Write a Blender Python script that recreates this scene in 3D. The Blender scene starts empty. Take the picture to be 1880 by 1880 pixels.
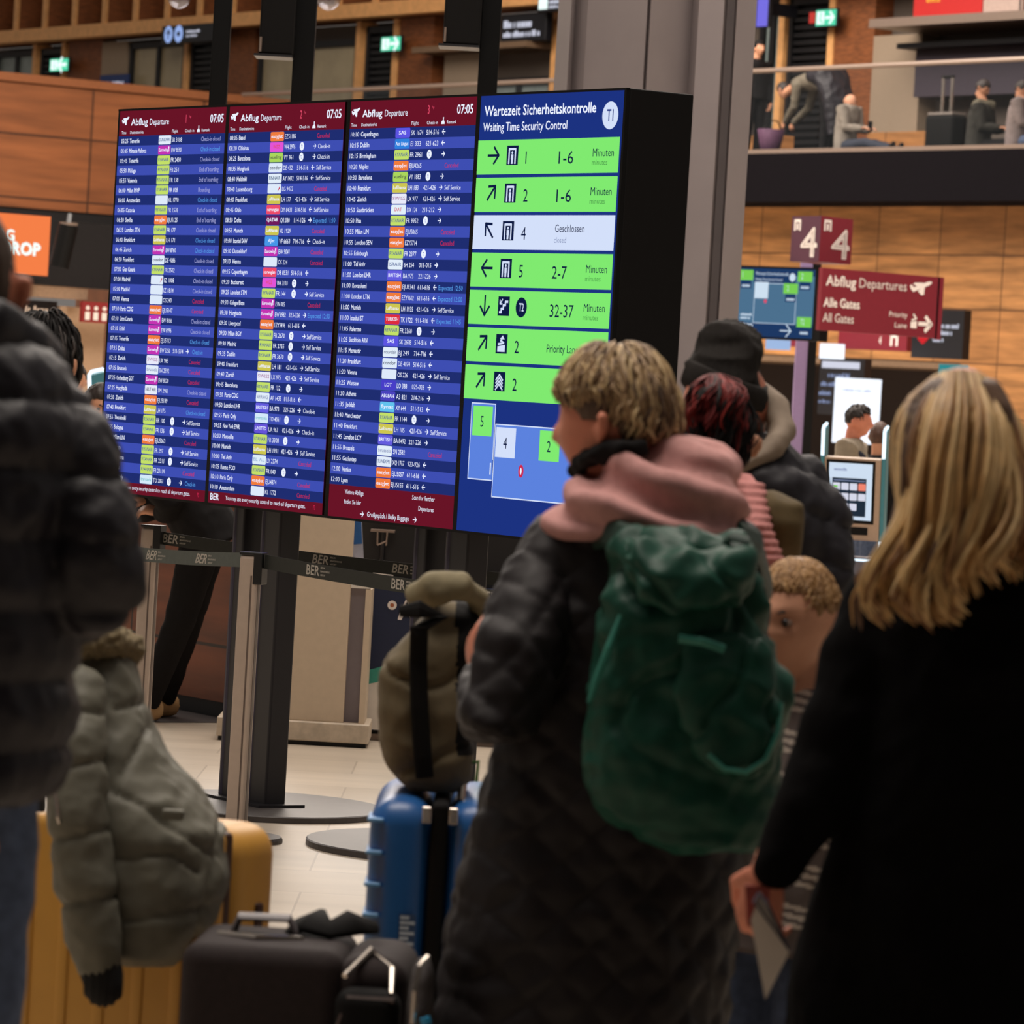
import bpy, bmesh, math, random
import numpy as np
from mathutils import Vector, Matrix, noise
random.seed(7); np.random.seed(7)
S = bpy.context.scene; COL = S.collection

# ------------------------------------------------------------------ camera
FPX, EYE, TH, RHO = 8000.0, 1.65, math.atan(235/8000), 0.058
V = lambda *a: np.array(a, float)
cF = V(0, math.cos(TH), -math.sin(TH)); _u = V(0, math.sin(TH), math.cos(TH)); _r = V(1, 0, 0)
cR = _r*math.cos(RHO)+_u*math.sin(RHO); cU = _u*math.cos(RHO)-_r*math.sin(RHO); cC = V(0, 0, EYE)
cd = bpy.data.cameras.new('camera'); cam = bpy.data.objects.new('camera', cd); COL.objects.link(cam)
cam.matrix_world = Matrix(((cR[0], cU[0], -cF[0], 0), (cR[1], cU[1], -cF[1], 0), (cR[2], cU[2], -cF[2], EYE), (0, 0, 0, 1)))
cd.sensor_width = 36; cd.lens = FPX/1880*36; cd.clip_end = 300; cd.clip_start = .1
cd.dof.use_dof = True; cd.dof.focus_distance = 15.4; cd.dof.aperture_fstop = 9.5
S.camera = cam

# ------------------------------------------------------------------ world, hall lights, exposure
S.view_settings.view_transform = 'Standard'; S.view_settings.look = 'None'
S.view_settings.gamma = 1; S.view_settings.use_curve_mapping = False; S.view_settings.exposure = 0
w = bpy.data.worlds.new('hall_ambient'); S.world = w; w.use_nodes = True
w.node_tree.nodes['Background'].inputs[0].default_value = (1.0, .90, .82, 1); w.node_tree.nodes['Background'].inputs[1].default_value = .18
def area(name, loc, size, power, col=(1, .89, .79), sy=None, rot=(0, 0, 0)):
    l = bpy.data.lights.new(name, 'AREA'); l.energy = power; l.color = col; l.size = size
    if sy: l.shape = 'RECTANGLE'; l.size_y = sy
    o = bpy.data.objects.new(name, l); o.location = loc; o.rotation_euler = rot; COL.objects.link(o); return o
area('hall_ceiling_light', (0, 19.5, 11), 9, 1150, sy=6)
area('hall_ceiling_light', (-1.2, 8.2, 7.5), 5, 430, sy=3)
area('hall_ceiling_light', (-7, 52, 14), 26, 11500, sy=16, rot=(0, 0, .98))
area('hall_ceiling_light', (3, 35, 12), 10, 2900, sy=10)

# ------------------------------------------------------------------ pixel rays (used to survey the place)
def ray(px, py): return cF*FPX+cR*(px-940)+cU*(940-py)
def P(px, py, Y): d = ray(px, py); return cC+d*(Y/d[1])
def PZ(px, py, z=0.): d = ray(px, py); return cC+d*((z-EYE)/d[2])
def PP(px, py, p, n): d = ray(px, py); return cC+d*(np.dot(p-cC, n)/np.dot(d, n))
AX = V(-.5548, .8320, 0)      # along the departure board, leftwards and away
BX = V(.8320, .5548, 0)       # across it, away from the camera
UP = V(0, 0, 1)
def frame(o, x, y, z=None):
    x = np.array(x, float); y = np.array(y, float); z = np.cross(x, y) if z is None else np.array(z, float)
    m = np.eye(4); m[:3, 0] = x; m[:3, 1] = y; m[:3, 2] = z; m[:3, 3] = o; return m
def yawf(o, a, s=1):          # upright frame turned by a about z
    c, t = math.cos(a), math.sin(a); return frame(o, V(c, t, 0)*s, V(-t, c, 0)*s, V(0, 0, s))

# ------------------------------------------------------------------ materials
def lin(c):
    r = []
    for v in c[:3]:
        v /= 255; r.append(v/12.92 if v <= .04045 else ((v+.055)/1.055)**2.4)
    return (*r, 1)
def mat(name, col, rough=.6, metal=0, var=.12, scale=30, bump=0, col2=None, stretch=(1, 1, 1), spec=.5, detail=3):
    m = bpy.data.materials.new(name); m.use_nodes = True; N = m.node_tree.nodes; L = m.node_tree.links; b = N['Principled BSDF']
    b.inputs['Roughness'].default_value = rough; b.inputs['Metallic'].default_value = metal; b.inputs['Specular IOR Level'].default_value = spec
    tc = N.new('ShaderNodeTexCoord'); mp = N.new('ShaderNodeMapping'); mp.inputs['Scale'].default_value = stretch; L.new(tc.outputs['Object'], mp.inputs[0])
    t = N.new('ShaderNodeTexNoise'); t.inputs['Scale'].default_value = scale; t.inputs['Detail'].default_value = detail; L.new(mp.outputs[0], t.inputs['Vector'])
    r = N.new('ShaderNodeValToRGB'); c = lin(col); d = lin(col2) if col2 else None
    r.color_ramp.elements[0].position = .3; r.color_ramp.elements[1].position = .7
    r.color_ramp.elements[0].color = d or (*[x*(1-var) for x in c[:3]], 1); r.color_ramp.elements[1].color = (*[min(1, x*(1+var)) for x in c[:3]], 1) if not d else c
    L.new(t.outputs['Fac'], r.inputs[0]); L.new(r.outputs[0], b.inputs['Base Color'])
    if bump:
        bp = N.new('ShaderNodeBump'); bp.inputs['Strength'].default_value = bump; bp.inputs['Distance'].default_value = .01
        L.new(t.outputs['Fac'], bp.inputs['Height']); L.new(bp.outputs[0], b.inputs['Normal'])
    return m
def emit(name, col, st=1.0):
    m = bpy.data.materials.new(name); m.use_nodes = True; N = m.node_tree.nodes; L = m.node_tree.links; N.remove(N['Principled BSDF'])
    e = N.new('ShaderNodeEmission'); e.inputs[0].default_value = lin(col); e.inputs[1].default_value = st
    L.new(e.outputs[0], N['Material Output'].inputs[0]); return m
def panelmat(name, axis, c1, c2, mort, bw, bh, mw=.012, off=0., gscale=9, grain=.35, rough=.45, z0=0., x0=0., floor=False, bias=0.):
    """planks or slabs laid along a world axis: brick pattern for the panels, stretched noise for the grain"""
    m = bpy.data.materials.new(name); m.use_nodes = True; N = m.node_tree.nodes; L = m.node_tree.links; b = N['Principled BSDF']
    tc = N.new('ShaderNodeTexCoord'); dp = N.new('ShaderNodeVectorMath'); dp.operation = 'DOT_PRODUCT'; dp.inputs[1].default_value = tuple(axis)
    L.new(tc.outputs['Object'], dp.inputs[0])
    d2 = N.new('ShaderNodeVectorMath'); d2.operation = 'DOT_PRODUCT'; d2.inputs[1].default_value = (-axis[1], axis[0], 0) if floor else (0, 0, 1)
    L.new(tc.outputs['Object'], d2.inputs[0])
    cb = N.new('ShaderNodeCombineXYZ')
    ax = N.new('ShaderNodeMath'); ax.operation = 'ADD'; ax.inputs[1].default_value = x0+100*bw; L.new(dp.outputs['Value'], ax.inputs[0])
    az = N.new('ShaderNodeMath'); az.operation = 'ADD'; az.inputs[1].default_value = z0+100*bh; L.new(d2.outputs['Value'], az.inputs[0])
    L.new(ax.outputs[0], cb.inputs[0]); L.new(az.outputs[0], cb.inputs[1])
    br = N.new('ShaderNodeTexBrick'); br.offset = off; br.inputs['Scale'].default_value = 1; br.inputs['Brick Width'].default_value = bw; br.inputs['Row Height'].default_value = bh
    br.inputs['Mortar Size'].default_value = mw; br.inputs['Color1'].default_value = lin(c1); br.inputs['Color2'].default_value = lin(c2); br.inputs['Mortar'].default_value = lin(mort)
    br.inputs['Bias'].default_value = bias
    L.new(cb.outputs[0], br.inputs['Vector'])
    mp = N.new('ShaderNodeMapping'); mp.inputs['Scale'].default_value = (.12, 1, 1); L.new(cb.outputs[0], mp.inputs[0])
    t = N.new('ShaderNodeTexNoise'); t.inputs['Scale'].default_value = gscale; t.inputs['Detail'].default_value = 4; L.new(mp.outputs[0], t.inputs['Vector'])
    mr = N.new('ShaderNodeMapRange'); mr.inputs[1].default_value = .3; mr.inputs[2].default_value = .7; mr.inputs[3].default_value = 1-grain; mr.inputs[4].default_value = 1+grain
    L.new(t.outputs['Fac'], mr.inputs[0])
    mx = N.new('ShaderNodeVectorMath'); mx.operation = 'SCALE'; L.new(br.outputs['Color'], mx.inputs[0]); L.new(mr.outputs[0], mx.inputs['Scale'])
    L.new(mx.outputs[0], b.inputs['Base Color']); b.inputs['Roughness'].default_value = rough
    return m

# ------------------------------------------------------------------ mesh collector
_tc = {}
def glyphs(s):
    if s not in _tc:
        cu = bpy.data.curves.new('t', 'FONT'); cu.body = s; cu.resolution_u = 2; ob = bpy.data.objects.new('t', cu); me = ob.to_mesh()
        v = np.array([x.co[:] for x in me.vertices]).reshape(-1, 3)/.682; f = [tuple(p.vertices) for p in me.polygons]
        ob.to_mesh_clear(); bpy.data.objects.remove(ob); bpy.data.curves.remove(cu); _tc[s] = (v, f)
    return _tc[s]
class MB:
    def __init__(s, M=None): s.v = []; s.f = []; s.m = []; s.mats = []; s.n = 0; s.M = np.eye(4) if M is None else M; s.smooth = False
    def mi(s, m):
        if m not in s.mats: s.mats.append(m)
        return s.mats.index(m)
    def add(s, v, f, m):
        v = np.asarray(v, float).reshape(-1, 3); v = v@s.M[:3, :3].T+s.M[:3, 3]
        i = s.mi(m); s.v.append(v); s.f += [tuple(a+s.n for a in q) for q in f]; s.m += [i]*len(f); s.n += len(v); return s
    def box(s, c, d, m, bev=0, rz=0):
        x, y, z = [a/2 for a in d]
        if bev:
            bev = min(bev, x*.98, y*.98, z*.98)
            bm = bmesh.new(); bmesh.ops.create_cube(bm, size=1)
            for v in bm.verts: v.co = (v.co.x*2*x, v.co.y*2*y, v.co.z*2*z)
            bmesh.ops.bevel(bm, geom=bm.edges[:], offset=bev, segments=5 if bev > .025 else 3, affect='EDGES', profile=.5)
            bm.verts.index_update(); vv = np.array([v.co[:] for v in bm.verts]); ff = [tuple(v.index for v in f.verts) for f in bm.faces]; bm.free()
        else:
            vv = np.array([(i, j, k) for i in (-x, x) for j in (-y, y) for k in (-z, z)])
            ff = [(0, 1, 3, 2), (4, 6, 7, 5), (0, 4, 5, 1), (2, 3, 7, 6), (0, 2, 6, 4), (1, 5, 7, 3)]
        if rz: c_, t_ = math.cos(rz), math.sin(rz); vv = vv@np.array([[c_, t_, 0], [-t_, c_, 0], [0, 0, 1]])
        return s.add(vv+np.array(c), ff, m)
    def b2(s, lo, hi, m, bev=0): return s.box([(a+b)/2 for a, b in zip(lo, hi)], [abs(b-a) for a, b in zip(lo, hi)], m, bev)
    def rect(s, x0, y0, x1, y1, m, z=.001):                       # flat rectangle in the local xy plane
        return s.add([(x0, y0, z), (x1, y0, z), (x1, y1, z), (x0, y1, z)], [(0, 1, 2, 3)], m)
    def poly(s, pts, m, z=.001, h=0):
        n = len(pts)
        if not h: return s.add([(*p, z) for p in pts], [tuple(range(n))], m)
        return s.add([(*p, z) for p in pts]+[(*p, z+h) for p in pts], [tuple(range(n))[::-1], tuple(range(n, 2*n))]+[(i, (i+1) % n, n+(i+1) % n, n+i) for i in range(n)], m)
    def rrect(s, x0, y0, x1, y1, r, m, z=.001):
        p = []
        for cx, cy, a in ((x1-r, y1-r, 0), (x0+r, y1-r, 90), (x0+r, y0+r, 180), (x1-r, y0+r, 270)):
            for k in range(4): t = math.radians(a+30*k); p.append((cx+r*math.cos(t), cy+r*math.sin(t)))
        return s.poly(p, m, z)
    def disc(s, x, y, rx, m, z=.001, ry=None, n=24):
        return s.poly([(x+rx*math.cos(2*math.pi*k/n), y+(ry or rx)*math.sin(2*math.pi*k/n)) for k in range(n)], m, z)
    def line(s, pts, wd, m, z=.002):                              # flat strokes
        for (x0, y0), (x1, y1) in zip(pts, pts[1:]):
            L = math.hypot(x1-x0, y1-y0) or 1; nx, ny = -(y1-y0)/L*wd/2, (x1-x0)/L*wd/2; ex, ey = (x1-x0)/L*wd*.3, (y1-y0)/L*wd*.3
            s.add([(x0-ex+nx, y0-ey+ny, z), (x0-ex-nx, y0-ey-ny, z), (x1+ex-nx, y1+ey-ny, z), (x1+ex+nx, y1+ey+ny, z)], [(0, 1, 2, 3)], m)
        return s
    def text(s, t, x, y, h, m, k=.7, z=.002, x1=None, al='L', it=0, bold=0):   # cap height h, squeezed by k, or fitted between x and x1
        v, f = glyphs(t)
        if not len(v): return s
        a, b = v[:, 0].min(), v[:, 0].max()
        sx = h*k if x1 is None else (x1-x)/(b-a); W = (b-a)*sx
        xx = x if al == 'L' else (x-W/2 if al == 'C' else x-W)
        q = np.stack([xx+(v[:, 0]-a)*sx+v[:, 1]*h*it, y+v[:, 1]*h, np.full(len(v), z)], 1); s.add(q, f, m)
        for o in ((bold, 0), (0, bold)) if bold else (): s.add(q+np.array([o[0]*h, o[1]*h, 1e-5]), f, m)
        return s
    def tube(s, pts, rad, m, n=8, cap=True, flat=None):           # round or flattened tube along a path
        pts = np.asarray(pts, float); k = len(pts); rad = np.broadcast_to(np.asarray(rad, float), (k,)) if np.ndim(rad) < 2 else np.asarray(rad, float)
        v = []; ref = None
        for i in range(k):
            d = pts[min(i+1, k-1)]-pts[max(i-1, 0)]; d = d/(np.linalg.norm(d) or 1)
            if flat is not None: e = np.asarray(flat, float); e = e-d*(e@d)
            elif ref is None: e = np.cross(d, V(0, 0, 1) if abs(d[2]) < .9 else V(1, 0, 0))
            else: e = ref-d*(ref@d)
            e = e/(np.linalg.norm(e) or 1); ref = e; g = np.cross(d, e)
            r1, r2 = (rad[i], rad[i]) if rad.ndim < 2 else rad[i]
            for j in range(n): t = 2*math.pi*j/n; v.append(pts[i]+e*r1*math.cos(t)+g*r2*math.sin(t))
        f = [(i*n+j, i*n+(j+1) % n, (i+1)*n+(j+1) % n, (i+1)*n+j) for i in range(k-1) for j in range(n)]
        if cap: f += [tuple(range(n))[::-1], tuple(range((k-1)*n, k*n))]
        return s.add(v, f, m)
    def lathe(s, prof, m, n=24, o=(0, 0, 0)):                     # (r, z) profile about local z
        v = [(o[0]+r*math.cos(2*math.pi*j/n), o[1]+r*math.sin(2*math.pi*j/n), o[2]+z) for r, z in prof for j in range(n)]; k = len(prof)
        f = [(i*n+j, i*n+(j+1) % n, (i+1)*n+(j+1) % n, (i+1)*n+j) for i in range(k-1) for j in range(n)]+[tuple(range(n))[::-1], tuple(range((k-1)*n, k*n))]
        return s.add(v, f, m)
    def ball(s, c, r, m, n=14, k=9):
        r = np.broadcast_to(np.asarray(r, float), (3,)); v = [(0, 0, -1)]; f = []
        for i in range(1, k):
            t = math.pi*i/k
            for j in range(n): v.append((math.sin(t)*math.cos(2*math.pi*j/n), math.sin(t)*math.sin(2*math.pi*j/n), -math.cos(t)))
        v.append((0, 0, 1)); e = len(v)-1
        f += [(0, 1+(j+1) % n, 1+j) for j in range(n)]+[(1+i*n+j, 1+i*n+(j+1) % n, 1+(i+1)*n+(j+1) % n, 1+(i+1)*n+j) for i in range(k-2) for j in range(n)]
        f += [(1+(k-2)*n+j, 1+(k-2)*n+(j+1) % n, e) for j in range(n)]
        return s.add(np.array(v)*r+np.array(c), f, m)
    def rings(s, R, m):                                           # closed loft through equal-length rings
        n = len(R[0]); k = len(R); f = [(i*n+j, i*n+(j+1) % n, (i+1)*n+(j+1) % n, (i+1)*n+j) for i in range(k-1) for j in range(n)]
        return s.add(np.concatenate([np.asarray(r) for r in R]), f+[tuple(range(n))[::-1], tuple(range((k-1)*n, k*n))], m)
    def me(s, name):
        me = bpy.data.meshes.new(name); me.from_pydata(np.concatenate(s.v).tolist() if s.v else [], [], s.f)
        for m in s.mats: me.materials.append(m)
        me.polygons.foreach_set('material_index', s.m)
        if s.smooth: me.polygons.foreach_set('use_smooth', [True]*len(s.f))
        if s.smooth == 'angle': me.update(); me.set_sharp_from_angle(angle=math.radians(32))
        me.update(); return me
    def build(s, name, parent=None, smooth=False, label=None, fix=True):
        s.smooth = smooth; o = bpy.data.objects.new(name, s.me(name)); COL.objects.link(o)
        if fix:
            bm = bmesh.new(); bm.from_mesh(o.data); bmesh.ops.recalc_face_normals(bm, faces=bm.faces[:]); bm.to_mesh(o.data); bm.free()
        if parent: attach(o, parent)
        if label: o['label'] = label
        return o
def attach(o, parent):
    o.parent = parent; o.matrix_parent_inverse = Matrix.LocRotScale(parent.location, parent.rotation_euler, None).inverted(); return o
def thing(name, label, cat, loc=(0, 0, 0), group=None):
    o = bpy.data.objects.new(name, None); COL.objects.link(o); o.location = tuple(loc); o.empty_display_size = .1
    o['label'] = label; o['category'] = cat
    if group: o['group'] = group
    return o
def tag(o, label, cat, group=None):
    o['label'] = label; o['category'] = cat
    if group: o['group'] = group
    return o
def struct(o): o['kind'] = 'structure'; return o

# ------------------------------------------------------------------ soft bodies: union of closed lofts, voxel remeshed, then dented
def fuse(mb, voxel, smooth=6, fac=.5):
    mb.smooth = True; ob = bpy.data.objects.new('fuse', mb.me('fuse')); COL.objects.link(ob)
    bm = bmesh.new(); bm.from_mesh(ob.data); bmesh.ops.recalc_face_normals(bm, faces=bm.faces[:]); bm.to_mesh(ob.data); bm.free()
    m = ob.modifiers.new('r', 'REMESH'); m.mode = 'VOXEL'; m.voxel_size = voxel
    if smooth: q = ob.modifiers.new('s', 'SMOOTH'); q.iterations = smooth; q.factor = fac
    dg = bpy.context.evaluated_depsgraph_get(); dg.update(); me = bpy.data.meshes.new_from_object(ob.evaluated_get(dg))
    old = ob.data; bpy.data.objects.remove(ob); bpy.data.meshes.remove(old)
    return me
def shape(me, fn=None, mats=None, pick=None):
    """move the vertices along their normals by fn(co) and give each face a material by pick(centre)"""
    n = len(me.vertices); co = np.empty(n*3); me.vertices.foreach_get('co', co); co = co.reshape(-1, 3)
    no = np.empty(n*3); me.vertex_normals.foreach_get('vector', no); no = no.reshape(-1, 3)
    if fn is not None: co = co+no*np.asarray(fn(co))[:, None]; me.vertices.foreach_set('co', co.ravel())
    if mats:
        me.materials.clear()
        for m in mats: me.materials.append(m)
        k = len(me.polygons); mi = np.zeros(k, int)
        if pick is not None:
            c = np.empty(k*3); me.polygons.foreach_get('center', c); mi = np.asarray(pick(c.reshape(-1, 3)), int)
        me.polygons.foreach_set('material_index', mi); me.polygons.foreach_set('use_smooth', np.ones(k, bool))
    me.update(); return me
def put(me, name, parent=None, label=None):
    me.name = name; o = bpy.data.objects.new(name, me); COL.objects.link(o)
    if parent: attach(o, parent)
    if label: o['label'] = label
    return o
def nz(co, sc, seed=0, st=(1, 1, 1)):
    q = co*np.array(st)*sc+seed*7.3; return np.array([noise.noise(Vector(p)) for p in q])
def wrinkle(a, sc, seed=0, st=(1, 1, 1)):                          # folds: sharp valleys between soft ridges
    return lambda co: a*(.5-np.abs(nz(co, sc, seed, st))*1.6)+a*.4*nz(co, sc*2.3, seed+1, st)
def rowloft(mb, rows, Y, m, n=28, e=2.4):
    """horizontal rings from picture rows (py, left px, right px, thickness[, depth shift]) standing at depth Y"""
    R = []
    for r in rows:
        dy = r[4] if len(r) > 4 else 0; a = P(r[1], r[0], Y+dy); b = P(r[2], r[0], Y+dy); c = (a+b)/2; wv = (b-a)/2; q = []
        for j in range(n):
            t = 2*math.pi*j/n; ct, st = math.cos(t), math.sin(t)
            q.append(c+wv*np.sign(ct)*abs(ct)**(2/e)+V(0, r[3]/2, 0)*np.sign(st)*abs(st)**(2/e))
        R.append(q)
    mb.rings(R, m); return mb
def ptube(mb, pts, m, n=14):                                       # picture path (px, py, Y, radius px)
    mb.tube([P(x, y, Y) for x, y, Y, r in pts], [r*Y/FPX for x, y, Y, r in pts], m, n=n)
    for x, y, Y, r in (pts[0], pts[-1]): mb.ball(P(x, y, Y), r*Y/FPX*.98, m, n=12, k=8)
    return mb
# ================================================================== the hall
F0 = V(4.868, 60, 0); W0 = F0+BX*4; G0 = F0+BX*1
KC = V(-5.602, 75.70, 0)
MF = lambda o: frame(o, -AX, UP, -BX)          # x right along the facade, y up, z towards the camera
def onp(px, py, o): q = PP(px, py, o, BX)-o; return -(q@AX), q[2]
def prect(o, x0, y0, x1, y1):                   # picture rectangle -> facade rectangle
    xm, ym = (x0+x1)/2, (y0+y1)/2; a = onp(x0, ym, o)[0]; b = onp(x1, ym, o)[0]; t = onp(xm, y0, o)[1]; u = onp(xm, y1, o)[1]
    return min(a, b), min(t, u), max(a, b), max(t, u)

m_floor = panelmat('pale_limestone_tiles', (1, 0, 0), (204, 190, 172), (194, 180, 162), (172, 158, 142), 1.2, .6, .004, off=.5, gscale=3.5, grain=.13, rough=.32, floor=True)
m_wood = panelmat('honey_walnut_panels', -AX, (178, 126, 76), (154, 106, 62), (94, 62, 36), 1.38, .742, .012, gscale=9, grain=.38, rough=.5, z0=-.0665, x0=-.02-(G0@-AX))
m_wood_l = panelmat('red_walnut_panels', BX, (140, 84, 48), (122, 72, 41), (66, 38, 22), 2.15, 1.06, .02, gscale=6, grain=.25, rough=.5, z0=-.05, x0=.38-(KC@BX))
m_wood_u = mat('dark_walnut', (124, 72, 38), .55, var=.3, scale=6, stretch=(1, 1, 5))
m_timber = mat('light_oak_mullion', (224, 166, 106), .5, var=.12, scale=8)
m_black = mat('black_louvre', (14, 14, 17), .5)
m_dark = mat('charcoal_cladding', (30, 28, 29), .7, var=.1, spec=.2)
m_beige = mat('beige_plaster', (150, 132, 112), .7, var=.05)
m_greyb = mat('grey_brown_render', (92, 82, 74), .7, var=.08)
m_glass_t = mat('teal_grey_window', (128, 140, 138), .2, var=.15, scale=2)
m_glass_b = mat('khaki_lit_window', (166, 152, 122), .25, var=.12, scale=2)  # room light behind these panes is put into a brighter plain colour
m_steel = mat('brushed_handrail', (142, 124, 112), .35, metal=.3, var=.05)
m_col = mat('grey_painted_steel', (150, 140, 140), .5, var=.04, scale=4)
m_soffit = mat('tan_soffit', (120, 96, 74), .6)
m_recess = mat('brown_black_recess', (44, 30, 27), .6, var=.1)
m_white = mat('white_lacquer', (226, 218, 208), .4, var=.03)
m_txt_w = emit('backlit_white', (226, 226, 236))
def glassmat(name, g=.07, col=(200, 210, 215)):
    m = bpy.data.materials.new(name); m.use_nodes = True; N = m.node_tree.nodes; L = m.node_tree.links; N.remove(N['Principled BSDF'])
    t = N.new('ShaderNodeBsdfTransparent'); gl = N.new('ShaderNodeBsdfGlossy'); gl.inputs['Roughness'].default_value = .05; gl.inputs['Color'].default_value = lin(col)
    x = N.new('ShaderNodeMixShader'); x.inputs[0].default_value = g; L.new(t.outputs[0], x.inputs[1]); L.new(gl.outputs[0], x.inputs[2]); L.new(x.outputs[0], N['Material Output'].inputs[0]); return m
m_glass = glassmat('clear_pane')

b = MB(); b.b2((-60, 2, -.2), (60, 120, 0), m_floor); struct(b.build('floor'))
# pale floor turns to dark matting in front of the far desk
b = MB(frame(PZ(412, 1322, 0), -AX, BX, UP)); b.b2((-7, -.55, .0), (.15, .9, .004), mat('dark_grey_matting', (62, 56, 56), .8)); struct(b.build('trim_matting'))

# unseen rear wall and low ceiling, added to shade the foreground travellers
b = MB(); b.b2((-25, -3.0, 0), (25, -2.8, 4.2), m_dark); struct(b.build('wall_rear_added')); b = MB(); b.b2((-25, -3.0, 4.2), (25, 3.6, 4.4), m_dark); struct(b.build('ceiling'))
# upper level: slab, glass balustrade, back wall with oak coffers
b = MB(MF(F0)); b.b2((-29, 4.45, -9), (12, 5.14, 0), mat('slab_edge_black', (20, 18, 21), .9, var=.1, spec=.02)); struct(b.build('trim_slab'))
for i, (x0, x1) in enumerate(((-17.9, -3.3), (-3.27, 8))):
    t = thing('balustrade', ['frameless glass balustrade with handrail above the departure board', 'frameless glass balustrade with handrail in front of the sitting travellers'][i], 'balustrade', F0-AX*((x0+x1)/2)+UP*5.14)
    b = MB(MF(F0)); k = int((x1-x0)/1.5); d = (x1-x0)/k
    for j in range(k): b.b2((x0+j*d+.01, 5.14, -.06), (x0+(j+1)*d-.01, 6.31, -.045), m_glass)
    b.build('glass_pane', t)
    b = MB(MF(F0)); b.tube([(x0, 6.33, -.05), (x1, 6.33, -.05)], .035, m_steel); b.build('handrail', t)
    b = MB(MF(F0)); b.b2((x0, 5.141, -.09), (x1, 5.2, -.02), m_steel); b.build('base_channel', t)
b = MB(MF(W0)); XB = -33.33
for k in range(-3, 34):
    x = XB+1.275*k
    b.b2((x-.075, 8.17, .5), (x+.075, 10.6, .56), m_timber)
    b.b2((x-.06, 8.3, -.1), (x+.06, 10.6, .5), m_wood_u)
b.b2((-40, 8.05, .3), (12, 8.3, .58), m_timber); b.b2((-40, 8.06, -.3), (12, 8.28, .3), m_wood_u)
b.b2((-40, 8.3, -.3), (12, 10.6, -.1), m_wood_u)
b.b2((-40, 10.6, -.3), (12, 14, .6), m_wood_u)
for k in (0, 1, 5, 10, 11, 15, 20, 21): b.b2((XB+1.275*k-.075, 5.14, -.3), (XB+1.275*k+.075, 8.05, .08), m_timber)
b.b2((-40, 5.1, -.45), (12, 8.05, -.3), m_greyb)
for x0, x1, mm in ((70+58, 190, m_wood_u), (395, 470, m_wood_u), (735, 797, m_wood_u), (1533, 1606, m_wood_u), (190, 236, m_beige), (1606, 1694, m_beige), (820, 885, m_beige)):
    a = prect(W0, x0, 100, x1, 150); top = 8.05 if mm is m_wood_u else 8.0
    if x0 == 1606: top = 7.27
    if x0 == 820: top = 7.35
    b.b2((a[0], 5.1, -.3), (a[2], top, .05), mm)
a = prect(W0, 800, 86, 1010, 93); b.b2((a[0], 7.36, -.3), (a[2], 7.46, .5), m_soffit)
a = prect(W0, 1590, 40, 2000, 54); b.b2((a[0]+1.35, 7.27, -.3), (a[2], 7.40, 1.0), m_steel)
a = prect(W0, 1694, 84, 2000, 90); b.b2((a[0], 7.0, -.3), (a[2], 7.08, .5), m_black)
a = prect(W0, 1700, 92, 2000, 130); b.b2((a[0], 6.3, -.3), (a[2], 7.0, .2), mat('violet_grey_panel', (62, 54, 64), .6))
struct(b.build('wall_upper'))
# openings in that wall
def opening(name, px0, px1, kind, top=7.95):
    a = prect(W0, px0, 100, px1, 150); x0, x1 = a[0], a[2]; M = MF(W0)
    f = MB(M)
    for q in ((x0, 5.15, x0+.1, top), (x1-.1, 5.15, x1, top), (x0, top-.12, x1, top)): f.b2((q[0], q[1], -.28), (q[2], q[3], .02), m_black)
    o = struct(f.build(name)); p = MB(M)
    if kind == 'louvre':
        for j in range(int((top-.12-5.15)/.12)): p.box(((x0+x1)/2, 5.2+.12*j, -.06), (x1-x0-.2, .07, .1), m_black)
        p.b2((x0+.1, 5.15, -.27), (x1-.1, top-.12, -.12), m_black); q = p.build('louvre', o)
    else:
        xm = (x0+x1)/2; mm = m_glass_t if kind == 'teal' else m_glass_b
        p.b2((x0+.1, 5.15, -.1), (xm-.06, top-.12, -.06), mm); p.b2((xm+.06, 5.15, -.1), (x1-.1, top-.12, -.06), mm)
        for j in range(9): p.b2((x0+.1, 5.2+.12*j, -.06), (x1-.1, 5.23+.12*j, -.05), mat('slat_tint', (110, 104, 84)) if j == 0 else bpy.data.materials['slat_tint'])
        q = p.build('pane', o); p = MB(M); p.b2((xm-.06, 5.15, -.26), (xm+.06, top-.12, .0), m_black); p.build('middle_post', o)
    return o
opening('window_1', -8, 67, 'teal'); opening('door_1', 75, 119, 'louvre'); opening('door_2', 238, 340, 'khaki'); opening('door_3', 350, 396, 'louvre')
opening('window_2', 474, 656, 'khaki', 7.75); opening('door_4', 671, 729, 'louvre'); opening('window_3', 890, 1016, 'teal', 6.9); opening('door_5', 1445, 1525, 'louvre'); opening('window_4', 1392, 1434, 'teal')

# wooden parapet returning towards the camera on the left, wooden wall below the balcony on the right
b = MB(frame(KC, -BX, UP, np.cross(-BX, UP)))
b.b2((-2, 4.13, -.4), (9, 6.2, 0), m_wood_l); b.b2((-2, 6.22, -.45), (9, 6.36, .02), mat('parapet_cap', (136, 82, 48), .5)); b.b2((-2, 3.95, -.35), (9, 4.13, -.03), m_black); struct(b.build('wall_left'))
b = MB(MF(G0)); xo = onp(1768, 600, G0)[0]
b.b2((xo, 0, -.3), (9, 4.46, 0), m_wood); b.b2((-12, 2.30, -.3), (xo, 4.46, 0), m_wood); struct(b.build('wall_right'))
b = MB(MF(G0)); b.b2((-12, 2.2, -3), (xo, 2.3, -.02), m_soffit); struct(b.build('trim_soffit'))
b = MB(MF(G0)); b.b2((-12, 0, -3.2), (xo, 2.3, -3), m_recess); b.b2((xo, 0, -3.2), (xo+.2, 2.3, -.3), m_recess); struct(b.build('wall_recess'))
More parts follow.
